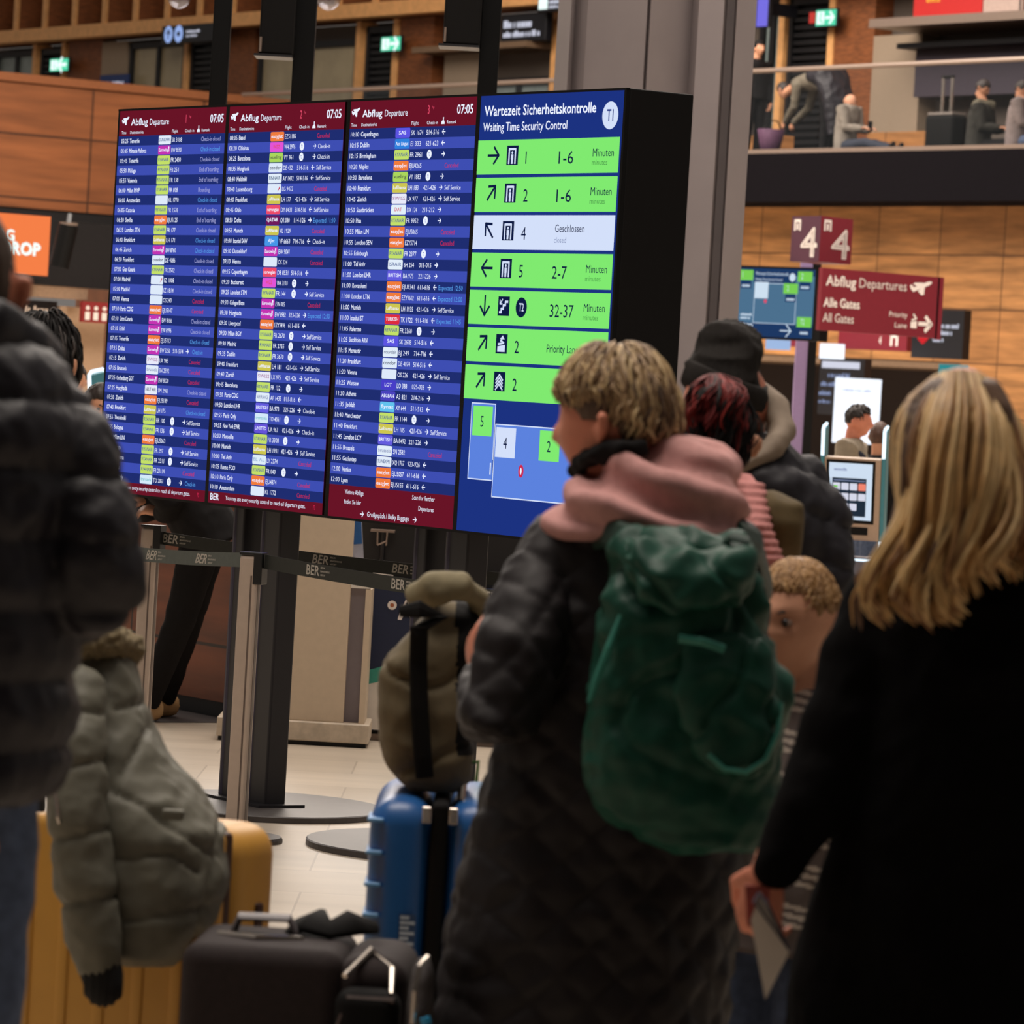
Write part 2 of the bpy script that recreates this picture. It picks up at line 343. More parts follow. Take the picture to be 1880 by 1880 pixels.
b = MB(MF(P(340, 700, 54)*V(1, 1, 0))); b.b2((-3, 0, -.2), (9, 3.3, 0), mat('dark_brown_panel', (78, 46, 28), .5, var=.2, scale=5)); struct(b.build('wall_back'))  # brown panelling, darker than the parapet above

# steel column behind the board
b = MB(); pr = [(1026, .35), (1050, .05), (1058, .2), (1080, .05), (1189, -.3), (1192, -.24), (1196, -.3), (1272, .05), (1284, -.12), (1330, -.16), (1336, .1), (1350, .1), (1354, -.1), (1390, .02), (1388, 1.1), (1030, 1.1)]
pts = [PP(x, 0, V(0, 25+d, 0), V(0, 1, 0))[:2] for x, d in pr]
b.poly(pts, m_col, 0, 13); struct(b.build('trim_column'))
# ================================================================== departure board
TRB = P(1152, 161, 14.3); TLB = TRB+AX*3.483
E_ = lambda n, c, s=1.0: emit(n, c, s)
e_mar, e_navy, e_blue = E_('screen_maroon', (104, 20, 38)), E_('screen_navy', (31, 45, 112)), E_('screen_blue', (62, 78, 178))
e_wht, e_pale, e_sky, e_red, e_pink = E_('screen_white', (226, 232, 250), 1.15), E_('screen_lilac', (168, 172, 226)), E_('screen_sky', (88, 158, 236)), E_('screen_red', (205, 40, 78)), E_('screen_pink', (226, 74, 104))
e_grn, e_ink, e_room, e_pl = E_('screen_green', (128, 234, 112)), E_('screen_ink', (14, 26, 66)), E_('screen_room_blue', (92, 130, 222)), E_('screen_closed_white', (212, 224, 250))
e_mut = E_('screen_grey_green', (74, 150, 74)); e_mutb = E_('screen_grey_blue', (140, 152, 188)); e_hdr = E_('screen_header_blue', (28, 50, 128))
LG = {}
def logo(k):
    D = dict(EJ=((240, 124, 60), 'easyJet', e_wht), EW=((196, 52, 178), 'Eurowings', e_wht), FR=((196, 224, 104), 'RYANAIR', (70, 96, 150)), LH=((206, 198, 80), 'Lufthansa', e_wht),
             W6=((226, 84, 214), 'WIZZ', e_pink), VY=((170, 214, 92), 'vueling', (70, 82, 74)), W=((222, 234, 250), '', e_ink), DE=((222, 234, 250), 'condor', (40, 50, 80)), AY=((226, 238, 250), 'FINNAIR', (60, 90, 130)),
             DY=((238, 76, 106), 'norwegian', e_wht), QR=((112, 24, 92), 'QATAR', e_wht), VF=((70, 150, 232), 'AJet', e_wht), SK=((92, 84, 226), 'SAS', e_wht), EI=((48, 130, 222), 'Aer Lingus', e_wht),
             LX=((232, 234, 250), 'SWISS', (170, 120, 160)), DX=((226, 240, 250), 'DAT', (214, 60, 90)), BA=((100, 92, 222), 'BRITISH', e_wht), UA=((100, 84, 216), 'UNITED', e_wht), TK=((222, 44, 62), 'TURKISH', e_wht),
             LO=((72, 62, 200), 'LOT', e_wht), A3=((74, 66, 190), 'AEGEAN', e_wht), XY=((98, 194, 236), 'flynas', e_wht), SX=((226, 236, 250), 'SUNEXPR', (70, 100, 150)), SD=((230, 236, 250), 'NILE AIR', (50, 60, 90)),
             SN=((226, 238, 250), 'brussels', (140, 150, 190)), GH=((226, 238, 250), 'ISRAIR', (90, 110, 160)), BJ=((226, 238, 250), 'nouvelair', (110, 120, 150)), EL=((222, 238, 250), 'EL AL', (140, 170, 210)), AF=((226, 238, 250), 'AIRFRANCE', (130, 140, 180)), CA=((212, 234, 250), 'transavia', (120, 190, 200)))
    if k not in LG:
        c, t, tc = D[k]; LG[k] = (E_('logo_'+k, c), t, E_('logo_ink_'+k, tc) if isinstance(tc, tuple) else tc)
    return LG[k]
R1 = """05:25|Tenerife|SX|SR 3188||w
05:45|Palma de Mallorca|EW|EW 8590||b
05:45|Tenerife|FR|FR 2430||w
05:50|Malaga|FR|FR 254||e
05:55|Valencia|FR|FR 138||e
06:00|Milan MXP|FR|FR 808||o
06:00|Amsterdam|W|KL 1770||b
06:05|Catania|FR|FR 1576||e
06:20|Sevilla|EJ|EJU5125||e
06:35|London STN|FR|FR 177||w
06:40|Frankfurt|LH|LH 171||b
06:45|Zurich|EW|EW 8760||b
06:50|Frankfurt|DE|DE 4086||w
07:00|Gran Canaria|FR|FR 2502||w
07:00|Madrid|W|IZ 1808||w
07:00|Madrid|W|IZ 1814||w
07:00|Vienna|W|OS 240||c
07:10|Paris CDG|EJ|EJU5147||c
07:10|Gran Canaria|EW|EW 8186||w
07:10|Erbil|EW|EW 8996||w
07:15|Tenerife|EJ|EJU5113||b
07:15|Dubai|EW|EW 3250|511-514 R|k
07:15|Zurich|LX|LX 963||c
07:15|Brussels|SN|SN 2592||c
07:25|Gothenburg GOT|EW|EW 8220||c
07:25|Hurghada|SD|SM 2961||w
07:30|Zurich|EJ|EJU5189||c
07:40|Frankfurt|LH|LH 175||b
07:55|Thessaloniki|FR|FR 100|O R|s
07:55|Bologna|FR|FR 136|O R|s
08:00|Milan LIN|EJ|EJU5063||c
08:00|Malaga|FR|FR 297|O R|s
08:00|Barcelona|FR|FR 2311|O R|s
08:00|Malaga|FR|FR 2311A||c
08:05|Paris Orly|CA|TO 2061|O R|k"""
R2 = """08:05|Basel|EJ|EZS1186||c
08:20|Chisinau|W6|W4 3976|O R|K
08:25|Barcelona|VY|VY 961|O R|K
08:35|Hurghada|DE|DE 432|514-516 L|s
08:40|Helsinki|AY|AY 1432|514-516 L|s
08:40|Luxembourg|W|LG 9472||c
08:40|Frankfurt|LH|LH 177|421-426 R|s
08:45|Oslo|DY|DY 8431|514-516 L|s
08:50|Doha|QR|QR 080|114-126 R|x11:10
08:55|Munich|LH|VL 1929||c
09:00|Istanbul SAW|VF|VF 6663|714-716 L|K
09:10|Dusseldorf|EW|EW 9041||c
09:10|Vienna|W|OS 224||c
09:15|Copenhagen|DY|D8 8531|514-516 L|
09:20|Bucharest|W6|W4 3110|O R|
09:25|London STN|FR|FR 144|O R|s
09:30|Cologne/Bonn|EW|EW 005||c
09:30|Hurghada|EW|EW 8982|323-326 R|x12:30
09:30|Liverpool|EJ|EZY3496|611-616 L|
09:30|Milan BGY|FR|FR 2670|O R|s
09:30|Madrid|FR|FR 2755|O R|s
09:35|Dublin|FR|FR 3670|O R|s
09:40|Frankfurt|LH|LH 181|421-426 R|s
09:40|Zurich|LX|LX 975|421-426 R|s
09:45|Barcelona|FR|FR 132|O R|
09:50|Paris CDG|AF|AF 1435|811-816 L|
09:50|London LHR|BA|BA 973|221-226 R|K
09:55|Paris Orly|CA|TO 4061|O R|
09:55|New York EWR|UA|UA 963|021-026 R|K
10:00|Marseille|FR|FR 3308|O R|
10:00|Munich|LH|LH 1931|421-426 R|s
10:00|Tel Aviv|EL|LY 2374||c
10:05|Rome FCO|FR|FR 040|O R|
10:10|Paris Orly|EJ|EJU4874||c
10:10|Amsterdam|W|KL 1772||c"""
R3 = """10:10|Copenhagen|SK|SK 1674|514-516 L|
10:15|Dublin|EI|EI 333|621-623 L|
10:15|Birmingham|FR|FR 2961|O R|
10:20|Naples|EJ|EJU4265||c
10:30|Barcelona|VY|VY 1883|O R|
10:40|Frankfurt|LH|LH 183|421-426 R|s
10:45|Zurich|LX|LX 977|421-426 R|s
10:50|Saarbrücken|DX|DX 124|211-212 R|
10:50|Pisa|FR|FR 9952|O R|
10:55|Milan LIN|EJ|EJU5065||c
10:55|London SEN|EJ|EZY5714||c
10:55|Edinburgh|FR|FR 2377|O R|
11:00|Tel Aviv|GH|6H 254|013-015 R|
11:00|London LHR|BA|BA 975|221-226 R|
11:00|Rovaniemi|EJ|EJU9341|611-616 L|x12:50
11:00|London LTN|EJ|EZY9602|611-616 L|x12:00
11:00|Munich|LH|LH 1935|421-426 R|s
11:00|Istanbul IST|TK|TK 1722|911-916 L|x11:45
11:05|Palermo|FR|FR 3360|O R|
11:05|Stockholm ARN|SK|SK 2678|514-516 L|
11:15|Monastir|BJ|BJ 249|714-716 L|
11:20|Frankfurt|DE|DE 4074|514-516 L|
11:20|Vienna|W|OS 226|421-426 R|s
11:25|Warsaw|LO|LO 388|025-026 R|
11:30|Athens|A3|A3 821|214-216 R|
11:35|Jeddah|XY|XY 644|511-513 L|
11:40|Manchester|FR|FR 1144|O R|
11:40|Frankfurt|LH|LH 185|421-426 R|s
11:45|London LCY|BA|BA 8492|221-226 R|
11:55|Brussels|SN|SN 2582||c
11:55|Gaziantep|SX|XQ 1767|923-926 L|
12:00|Venice|EJ|EJU5057|611-616 L|
12:00|Lyon|EJ|EJU5155|611-616 L|"""
def arrow(b, x, y, r, d, m, w=.004, z=.003):                        # d: direction in degrees
    c, s = math.cos(math.radians(d)), math.sin(math.radians(d)); q = lambda a, e: (x+a*c-e*s, y+a*s+e*c)
    b.line([q(-r, 0), q(r, 0)], w, m, z); b.line([q(.1*r, .85*r), q(r, 0), q(.1*r, -.85*r)], w, m, z)
def plane_icon(b, x, y, r, m, z=.003, ry=None):                      # departing aircraft, nose up to the right
    ry = ry or r; q = lambda L: [(x+a*r, y+c*ry) for a, c in L]
    b.poly(q([(-.98, -.18), (-.72, -.62), (.72, .42), (1, .8), (.9, .98), (.58, .92)]), m, z)
    b.poly(q([(-.3, -.45), (.05, -.98), (.3, -.86), (.34, .35)]), m, z+.0002); b.poly(q([(-.32, .12), (-.78, .5), (-.58, .66), (.22, .72)]), m, z+.0002)
    b.poly(q([(-.98, -.2), (-1.05, .28), (-.88, .34), (-.6, -.1)]), m, z+.0002)
def flights(rows, page, u0, w):
    rows = rows.split('\n'); n = len(rows); three = n < 35
    b = MB(frame(TLB+(-AX)*u0-BX*.002, -AX, UP, -BX)); p = .0388 if three else .03866; y0 = -.107
    b.rect(0, -1.503, w, -.008, e_mar, 0)
    plane_icon(b, .055, -.048, .028, e_wht, ry=.017)
    b.text('Abflug', .099, -.066, .025, e_wht, x1=.232, bold=.05); b.text('Departure', .25, -.066, .0235, e_wht, x1=.402)
    b.text(page, .535, -.063, .03, e_pink, k=.62, bold=.03); b.text('Page', .562, -.044, .009, e_pink, k=.6)
    b.text('07:05', .724, -.066, .031, e_wht, x1=.825, bold=.04)
    for t, x, x1 in (('Time', .025, .062), ('Destination/via', .095, .203), ('Flight', .432, .478), ('Check-in', .533, .604), ('Remark', .663, .724)): b.text(t, x, -.099, .0115, e_wht, x1=x1)
    b.poly([(.628, -.1), (.65, -.1), (.65, -.094), (.643, -.085), (.644, -.076), (.637, -.076), (.638, -.086), (.629, -.092)], e_wht, .003)
    for i, r in enumerate(rows):
        t, dst, lg, fl, ck, rm = r.split('|'); y = y0-p*i; b.rect(.0, y-p, w, y, e_navy if i % 2 == 0 else e_blue, .0006); base = y-p+.0105; h = .0165
        b.text(t, .026, base, h, e_wht, x1=.082); b.text(dst, .095, base, h, e_wht, k=.98 if len(dst) < 12 else .78, bold=.03)
        c, s_, tc = logo(lg); b.rrect(.327, y-p+.002, .425, y-.002, .006, c, .001)
        if s_: b.text(s_, .335 if len(s_) > 4 else .352, y-p+.014, .0125, tc, x1=.417 if len(s_) > 4 else .40, bold=.04)
        elif i % 3 == 2: b.poly([(.40, y-p+.008), (.415, y-p+.03), (.417, y-p+.02)], e_red, .002)
        if lg == 'EW': b.disc(.412, y-.011, .005, e_wht, .002)
        b.text(fl, .434, base, h, e_wht, x1=.434+.0112*len(fl))
        if ck:
            g, d = ck.split()
            if g == 'O': b.disc(.559, y-p/2, .0155, e_wht, .0015, n=20); b.text('T2', .559, y-p/2-.006, .012, e_hdr, k=.6, al='C'); ax = .652
            else: b.text(g, .534, base, h, e_wht, x1=.614); ax = .648
            arrow(b, ax, y-p/2, .0095, 0 if d == 'R' else 180, e_wht, .0035)
        q = {'w': ('Check-in closed', e_pale, .663, .81), 'b': ('Check-in closed', e_sky, .663, .81), 'e': ('End of boarding', e_pale, .663, .81), 'o': ('Boarding', e_pale, .663, .75), 'c': ('Canceled', e_red, .664, .752), 'k': ('Check-in', e_sky, .685, .765), 'K': ('Check-in', e_wht, .675, .76), 's': ('Self Service', e_wht, .672, .775)}
        if rm and rm[0] == 'x': b.text('Expected '+rm[1:], .67, base, h, e_sky, x1=.825)
        elif rm: b.text(q[rm][0], q[rm][2], base, h, q[rm][1], x1=q[rm][3])
    if three:
        b.text('Weitere Abflüge', .123, -1.418, .016, e_wht, x1=.252); b.text('finden Sie hier', .123, -1.453, .016, e_wht, x1=.238)
        b.text('Scan for further', .577, -1.414, .016, e_wht, x1=.723); b.text('Departures', .622, -1.451, .016, e_wht, x1=.72)
        b.text('Großgepäck / Bulky Baggage', .284, -1.491, .0175, e_wht, x1=.563); arrow(b, .25, -1.484, .011, 0, e_wht, .0035); arrow(b, .603, -1.484, .011, 0, e_wht, .0035)
    else:
        b.text('BER', .03, -1.491, .024, e_wht, x1=.094, bold=.04); b.text('You may use every security control to reach all departure gates.', .145, -1.486, .0155, e_wht, x1=.728); b.text('P2', .785, -1.487, .016, e_red, k=.6)
    return b
board = thing('departure_board', 'wide black free standing four screen flight departure board with maroon and blue lists', 'departure board', TLB*V(1, 1, 0)-AX*1.74+BX*.14)
m_case = mat('black_board_casing', (12, 11, 12), .6, var=.05, spec=.2)
m_bez = mat('black_bezel', (7, 7, 8), .5, var=.05, spec=.2)
MBD = frame(TLB, -AX, UP, -BX)
b = MB(MBD); b.b2((0, -1.512, -.27), (3.483, 0, -.012), m_case, .006); b.b2((0, -.008, -.012), (3.483, 0, .004), m_case); b.b2((0, -1.512, -.012), (3.483, -1.503, .004), m_case)
for u in (0, .866, 1.742, 2.6, 3.483): b.b2((max(0, u-.012), -1.512, -.012), (min(3.483, u+.012), 0, .003), m_bez)
b.build('casing', board)
for k, (rows, u0) in enumerate(((R1, .012), (R2, .868), (R3, 1.742))):
    flights(rows, str(k+1), u0, .846).build('flight_list_screen', board, label='flight list screen page '+str(k+1), fix=False)
# waiting time screen
b = MB(frame(TLB+(-AX)*2.593-BX*.002, -AX, UP, -BX)); b.rect(.015, -1.503, .877, -.008, e_hdr, 0)
b.text('Wartezeit Sicherheitskontrolle', .048, -.078, .034, e_wht, x1=.721, bold=.05); b.text('Waiting Time Security Control', .045, -.130, .029, e_wht, x1=.557, bold=.02)
b.disc(.805, -.089, .046, e_pl, .001, n=36); b.text('T1', .805, -.108, .038, e_hdr, k=.75, al='C', bold=.03)
def gate_icon(x, y, kind):
    b.rect(x, y-.066, x+.07, y, e_ink, .002)
    if kind == 'gate':
        b.line([(x+.016, y-.06), (x+.016, y-.012), (x+.054, y-.012), (x+.054, y-.06)], .008, e_pl, .003); b.disc(x+.035, y-.024, .005, e_pl, .003); b.rect(x+.028, y-.048, x+.042, y-.03, e_pl, .003); b.rect(x+.0295, y-.062, x+.0405, y-.048, e_pl, .003)
    elif kind == 'stairs': b.line([(x+.012, y-.054), (x+.022, y-.054), (x+.022, y-.042), (x+.034, y-.042), (x+.034, y-.03), (x+.046, y-.03), (x+.046, y-.018), (x+.06, y-.018)], .008, e_pl, .003); arrow(b, x+.02, y-.018, .011, 225, e_pl, .005)
    elif kind == 'lane':
        b.poly([(x+.012, y-.06), (x+.058, y-.06), (x+.058, y-.036), (x+.012, y-.042)], e_pl, .003); b.line([(x+.016, y-.034), (x+.05, y-.03), (x+.03, y-.022), (x+.04, y-.014)], .007, e_pl, .003); b.poly([(x+.026, y-.016), (x+.042, y-.004), (x+.054, y-.018)], e_pl, .003)
    else:
        for q in range(4): b.line([(x+.014, y-.028-.011*q), (x+.035, y-.010-.011*q), (x+.056, y-.028-.011*q)], .006, e_pl, .003)
for i, (d, kind, num, mins) in enumerate(((0, 'gate', '1', '1-6'), (45, 'gate', '2', '1-6'), (135, 'gate', '4', ''), (180, 'gate', '5', '2-7'), (270, 'stairs', '', '32-37'), (45, 'lane', '2', 'P'), (45, 'chev', '2', ''))):
    y = -.161-.1283*i; b.rect(.018, y-.117, .868, y, e_pl if num == '4' else e_grn, .001); yc = y-.0525
    arrow(b, .121, yc, .033, d, e_ink, .009); gate_icon(.202, y-.02, kind)
    if num: b.text(num, .318, yc-.03, .042, e_ink, k=1.0)
    else: b.disc(.345, yc-.003, .034, e_ink, .002); b.text('T2', .345, yc-.016, .026, e_pl, k=.7, al='C', bold=.05)
    if mins == 'P': b.text('Priority Lane', .513, yc-.022, .026, e_ink, x1=.698)
    elif mins: b.text(mins, .518, yc-.032, .042, e_ink, x1=.658 if len(mins) > 3 else .605); b.text('Minuten', .718, yc-.01, .026, e_ink, x1=.84); b.text('minutes', .716, yc-.038, .018, e_mut, x1=.805)
    elif num == '4': b.text('Geschlossen', .521, yc-.004, .025, e_ink, x1=.695); b.text('closed', .519, yc-.04, .019, e_mutb, x1=.59)
b.rect(.075, -1.322, .223, -1.062, e_room, .001); b.line([(.075, -1.322), (.075, -1.062), (.223, -1.062), (.223, -1.25)], .004, e_pl); b.line([(.075, -1.322), (.223, -1.322)], .004, e_pl); b.line([(.212, -1.265), (.212, -1.3)], .008, e_pl)
b.rect(.23, -1.377, .80, -1.13, e_room, .0012); b.line([(.23, -1.377), (.23, -1.13), (.80, -1.13), (.80, -1.377), (.23, -1.377)], .004, e_pl)
b.rect(.087, -1.173, .208, -1.071, e_grn, .0025); b.text('5', .148, -1.142, .037, e_ink, k=.9, z=.0045, al='C'); b.rect(.237, -1.241, .358, -1.139, e_pl, .0025); b.text('4', .298, -1.21, .037, e_ink, k=.9, z=.0045, al='C')
b.rect(.503, -1.241, .624, -1.139, e_grn, .0025); b.text('2', .563, -1.21, .037, e_ink, k=.9, z=.0045, al='C'); b.disc(.401, -1.282, .016, e_red, .0025, .022, 16); b.disc(.401, -1.282, .005, e_wht, .003, .012, 12)
b.build('waiting_time_screen', board, label='green waiting time screen with a floor map', fix=False)
# legs and base plates of the board
m_leg = mat('black_steel_leg', (24, 22, 27), .4, var=.05); m_plate = mat('dark_steel_plate', (66, 60, 58), .45, var=.1, scale=12)
BZ = TLB[2]-1.51
for u in (1.14, 2.42):
    l = MB(frame(TLB*V(1, 1, 0)-AX*u+BX*.14, -AX, UP, -BX))
    for x, hw in ((-.18, .03), (.06, .06)): l.b2((x-hw, .014, -.045), (x+hw, BZ+.02, .045), m_leg, .008); l.tube([(x-hw-.004, .02, .035), (x-hw-.004, BZ, .035)], .016, mat('leg_cable_duct', (58, 54, 70), .35) if 'leg_cable_duct' not in bpy.data.materials else bpy.data.materials['leg_cable_duct'], n=10)
    l.b2((-.09, .014, -.03), (-.06, BZ, -.01), m_leg)
    lg_ = l.build('leg', board)
    b = MB(frame(TLB*V(1, 1, 0)-AX*u+BX*.14, -AX, -BX, UP)); b.lathe([(.48, 0), (.48, .02), (.475, .024)], m_plate, 56); b.b2((-.24, -.1, .024), (.17, .1, .034), m_leg); b.build('base_plate', lg_)
# ================================================================== signs, masts and lamps overhead
def sgn(px0, py0, px1, py1, Y, d=V(1, 0, 0)):
    o = P(px0, py1, Y); n = np.cross(d, UP); w_ = np.dot(PP(px1, (py0+py1)/2, o, n)-PP(px0, (py0+py1)/2, o, n), d); h = (PP((px0+px1)/2, py0, o, n)-PP((px0+px1)/2, py1, o, n))[2]
    return frame(o, d, UP, n), w_, h
def scrib(b, x0, x1, y, h, m, z=.004, seed=1):                      # a line of print too small to read
    r = random.Random(seed); x = x0
    while x < x1-h*.3:
        e = min(x1, x+h*r.uniform(.25, .5)); b.rect(x, y, e, y+h*r.choice((.72, .72, 1)), m, z); x = e+h*(.12 if r.random() < .8 else .5)
e_sw, e_dk = emit('sign_white', (214, 216, 232)), mat('sign_black', (16, 16, 22), .4)
e_exit, e_exw = emit('exit_green', (86, 214, 170), 1.1), emit('exit_white', (232, 250, 246), 1.2)
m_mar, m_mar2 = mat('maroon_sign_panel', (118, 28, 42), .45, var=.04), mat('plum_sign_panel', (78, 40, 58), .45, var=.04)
m_wtx = mat('white_sign_lettering', (236, 226, 220), .5, var=.02)
def onW(px0, py0, px1, py1, off): o = W0-BX*off; a = prect(o, px0, py0, px1, py1); return MF(o), a
exits = [(92, 108, 125, 130, 'small green exit sign on the black louvres at far left'), (700, 68, 735, 93, 'green exit sign on the louvres above the third flight list'), (1498, 18, 1535, 47, 'green exit sign above the bending traveller')]
for i, (x0, y0, x1, y1, lb) in enumerate(exits):
    M, a = onW(x0, y0, x1, y1, .3); c = V((a[0]+a[2])/2, (a[1]+a[3])/2, 0)
    t = thing('exit_sign', lb, 'exit sign', M[:3, :3]@c+M[:3, 3], 'lit exit signs')
    b = MB(M); b.b2((a[0]-.02, a[1]-.02, -.06), (a[2]+.02, a[3]+.02, -.002), e_dk, .01); b.b2((c[0]-.03, c[1]-.05, -.3), (c[0]+.03, c[1]+.05, -.06), e_dk); b.build('housing', t)
    b = MB(M); ww, hh = a[2]-a[0], a[3]-a[1]; b.rect(a[0], a[1], a[2], a[3], e_exit, 0); b.rect(a[0]+.05*ww, a[1]+.1*hh, a[0]+.42*ww, a[3]-.1*hh, e_exw, .003); arrow(b, a[0]+.68*ww, c[1], .2*ww, 180 if i == 0 else 0, e_exw, .09*ww, .003)
    b.disc(a[0]+.25*ww, c[1]+.25*hh, .08*hh, e_exit, .005); b.line([(a[0]+.25*ww, c[1]+.15*hh), (a[0]+.22*ww, c[1]-.1*hh), (a[0]+.34*ww, c[1]-.3*hh)], .1*hh, e_exit, .005); b.build('lit_face', t)
    if i == 2: b = MB(M); b.b2((a[0]-.35*ww, a[1]+.2*hh, -.05), (a[0]-.04*ww, a[3]-.1*hh, -.004), mat('red_box', (170, 50, 46), .4)); b.build('red_side_box', t)
BAN = False
def wsign(name, lb, px, off, th, m_body, draw, cat='sign', group=None):
    M, a = onW(*px, off); t = thing(name, lb, cat, M[:3, :3]@V((a[0]+a[2])/2, (a[1]+a[3])/2, 0)+M[:3, 3], group)
    b = MB(M); b.b2((a[0], a[1], -th), (a[2], a[3], 0), m_body, .01); [b.b2((x-.05, 7.401, -th), (x+.05, max(a[1], 7.42), -.005), e_dk) for x in (a[0]+.15, a[2]-.15)] if BAN else b.b2(((a[0]+a[2])/2-.04, (a[1]+a[3])/2-.1, -off+.1), ((a[0]+a[2])/2+.04, (a[1]+a[3])/2+.1, -th), e_dk); draw(b, a[0], a[1], a[2]-a[0], a[3]-a[1]); b.build('panel', t, fix=False); return t
e_circ = emit('lit_pictogram_blue', (150, 176, 232))
def d1(b, x, y, w_, h):
    for k in (0, 1): b.disc(x+.13*w_+k*.19*w_, y+.52*h, .078*w_, e_circ, .004)
    arrow(b, x+.13*w_, y+.52*h, .04*w_, 90, e_dk, .018*w_, .007); b.rect(x+.29*w_, y+.4*h, x+.35*w_, y+.64*h, e_dk, .007); scrib(b, x+.46*w_, x+.72*w_, y+.55*h, .14*h, e_sw, seed=3); scrib(b, x+.46*w_, x+.66*w_, y+.32*h, .12*h, e_sw, seed=4)
wsign('hanging_sign', 'dark hanging direction sign with two lit round pictograms at upper left', (297, 45, 396, 78), .62, .12, e_dk, d1, group='dark hanging signs')
def d2(b, x, y, w_, h): scrib(b, x+.05*w_, x+.68*w_, y+.52*h, .28*h, e_sw, seed=5); scrib(b, x+.05*w_, x+.88*w_, y+.18*h, .22*h, e_sw, seed=6)
wsign('hanging_sign', 'black sign with two white lines of print left of the steel column', (921, 26, 1002, 76), .4, .12, e_dk, d2, group='dark hanging signs')
def d3(b, x, y, w_, h): b.rect(x+.04*w_, y+.1*h, x+.4*w_, y+h, e_exw, .004); scrib(b, x+.45*w_, x+.95*w_, y+.3*h, .16*h, e_sw, seed=8); scrib(b, x+.45*w_, x+.95*w_, y+.12*h, .12*h, e_sw, seed=9)
wsign('hanging_sign', 'lit white and black sign at the very top beside the steel column', (988, -26, 1034, 21), .6, .12, e_dk, d3, group='dark hanging signs')
wsign('blue_sign', 'small blue sign low behind the wooden parapet', (183, 137, 234, 175), .15, .05, mat('blue_panel', (34, 58, 116), .5), lambda b, x, y, w_, h: scrib(b, x+.2*w_, x+.85*w_, y+.55*h, .12*h, e_sw, seed=2))
m_rs = mat('red_banner', (176, 34, 32), .5, var=.05); m_gold = mat('gold_print', (214, 150, 50), .5)
def d4(b, x, y, w_, h):
    for k in range(5): b.line([(x+.19*w_+.05*w_*(k-2)*.8, y+.95*h), (x+.3*w_-.05*w_*(k-2)*.8, y+.42*h)], .022*w_, m_gold, .004)
    b.line([(x+.2*w_, y+.45*h), (x+.27*w_, y+.62*h), (x+.34*w_, y+.45*h)], .03*w_, m_gold, .004)
    for k in range(3): scrib(b, x+.46*w_, x+.82*w_, y+(.5+.15*k)*h, .09*h, mat('pink_print', (220, 130, 120), .5) if k == 0 else bpy.data.materials['pink_print'], seed=11+k)
BAN = True
wsign('red_shop_banner', 'red banner with gold emblem at the top right', (1678, -40, 1804, 31), .85, .05, m_rs, d4)
wsign('pale_banner', 'plain pale panel right of the red banner', (1806, -40, 1878, 24), .85, .05, mat('pale_panel', (172, 150, 140), .6), lambda b, x, y, w_, h: b.rect(x+.93*w_, y, x+.97*w_, y+h, e_dk, .004))
BAN = False
e_vio = emit('violet_screen', (120, 112, 226))
wsign('violet_screen', 'bright violet screen beside the top of the steel column', (1389, -20, 1412, 50), .75, .08, e_dk, lambda b, x, y, w_, h: b.rect(x+.06*w_, y+.02*h, x+.94*w_, y+.98*h, e_vio, .004), 'screen')

for i, (px, pw, sp, lb) in enumerate(((405, 32, None, 'thin black ceiling mast above the second flight list, left one without a box'), (558, 38, (476, 540, 105), 'black ceiling mast with a loudspeaker box above the second flight list'), (898, 36, (813, 882, 87), 'black ceiling mast with a loudspeaker box next to the steel column'))):
    Y = 21.0+i*.3; o = P(px, 100, Y); hw = pw*Y/FPX/2
    t = thing('hanging_mast', lb, 'mast', (o[0], Y, 2.55), 'black masts hung from the ceiling')
    b = MB(); b.b2((o[0]-hw, Y-hw, 2.55), (o[0]+hw, Y+hw, 12.5), m_bez, .006); b.build('mast', t)
    if sp:
        a, c = P(sp[0], sp[2], Y-.1), P(sp[1], sp[2], Y-.1); b = MB(); b.b2((a[0], Y-.2, a[2]+.012), (c[0]-.004, Y+.02, 9), mat('speaker_black', (14, 12, 12), .6, spec=.2) if i == 1 else bpy.data.materials['speaker_black'], .01); b.b2((a[0]-.02, Y-.21, a[2]), (c[0]-.004, Y+.03, a[2]+.012), m_leg); b.b2((a[0]+.005, Y-.225, a[2]+.02), (a[0]+.015, Y-.2, a[2]+.09), m_steel); b.build('loudspeaker', t)
for px, py, r, lb in ((329, -5, 21, 'clear glass globe lamp at the top left of the hall'), (603, -4, 23, 'clear glass globe lamp right of a loudspeaker mast')):
    Y = 34; o = P(px, py, Y); R_ = r*Y/FPX; t = thing('hanging_globe_lamp', lb, 'lamp', o, 'glass globe lamps')
    b = MB(); b.ball(o, R_, glassmat('globe_glass'+str(px), .45, (150, 150, 160)), 24, 16); b.build('glass_globe', t, True); b = MB(); b.tube([o+UP*R_*.6, o+UP*9], .008, m_bez); b.ball(o+UP*R_*.5, R_*.28, m_bez); b.build('cord', t)

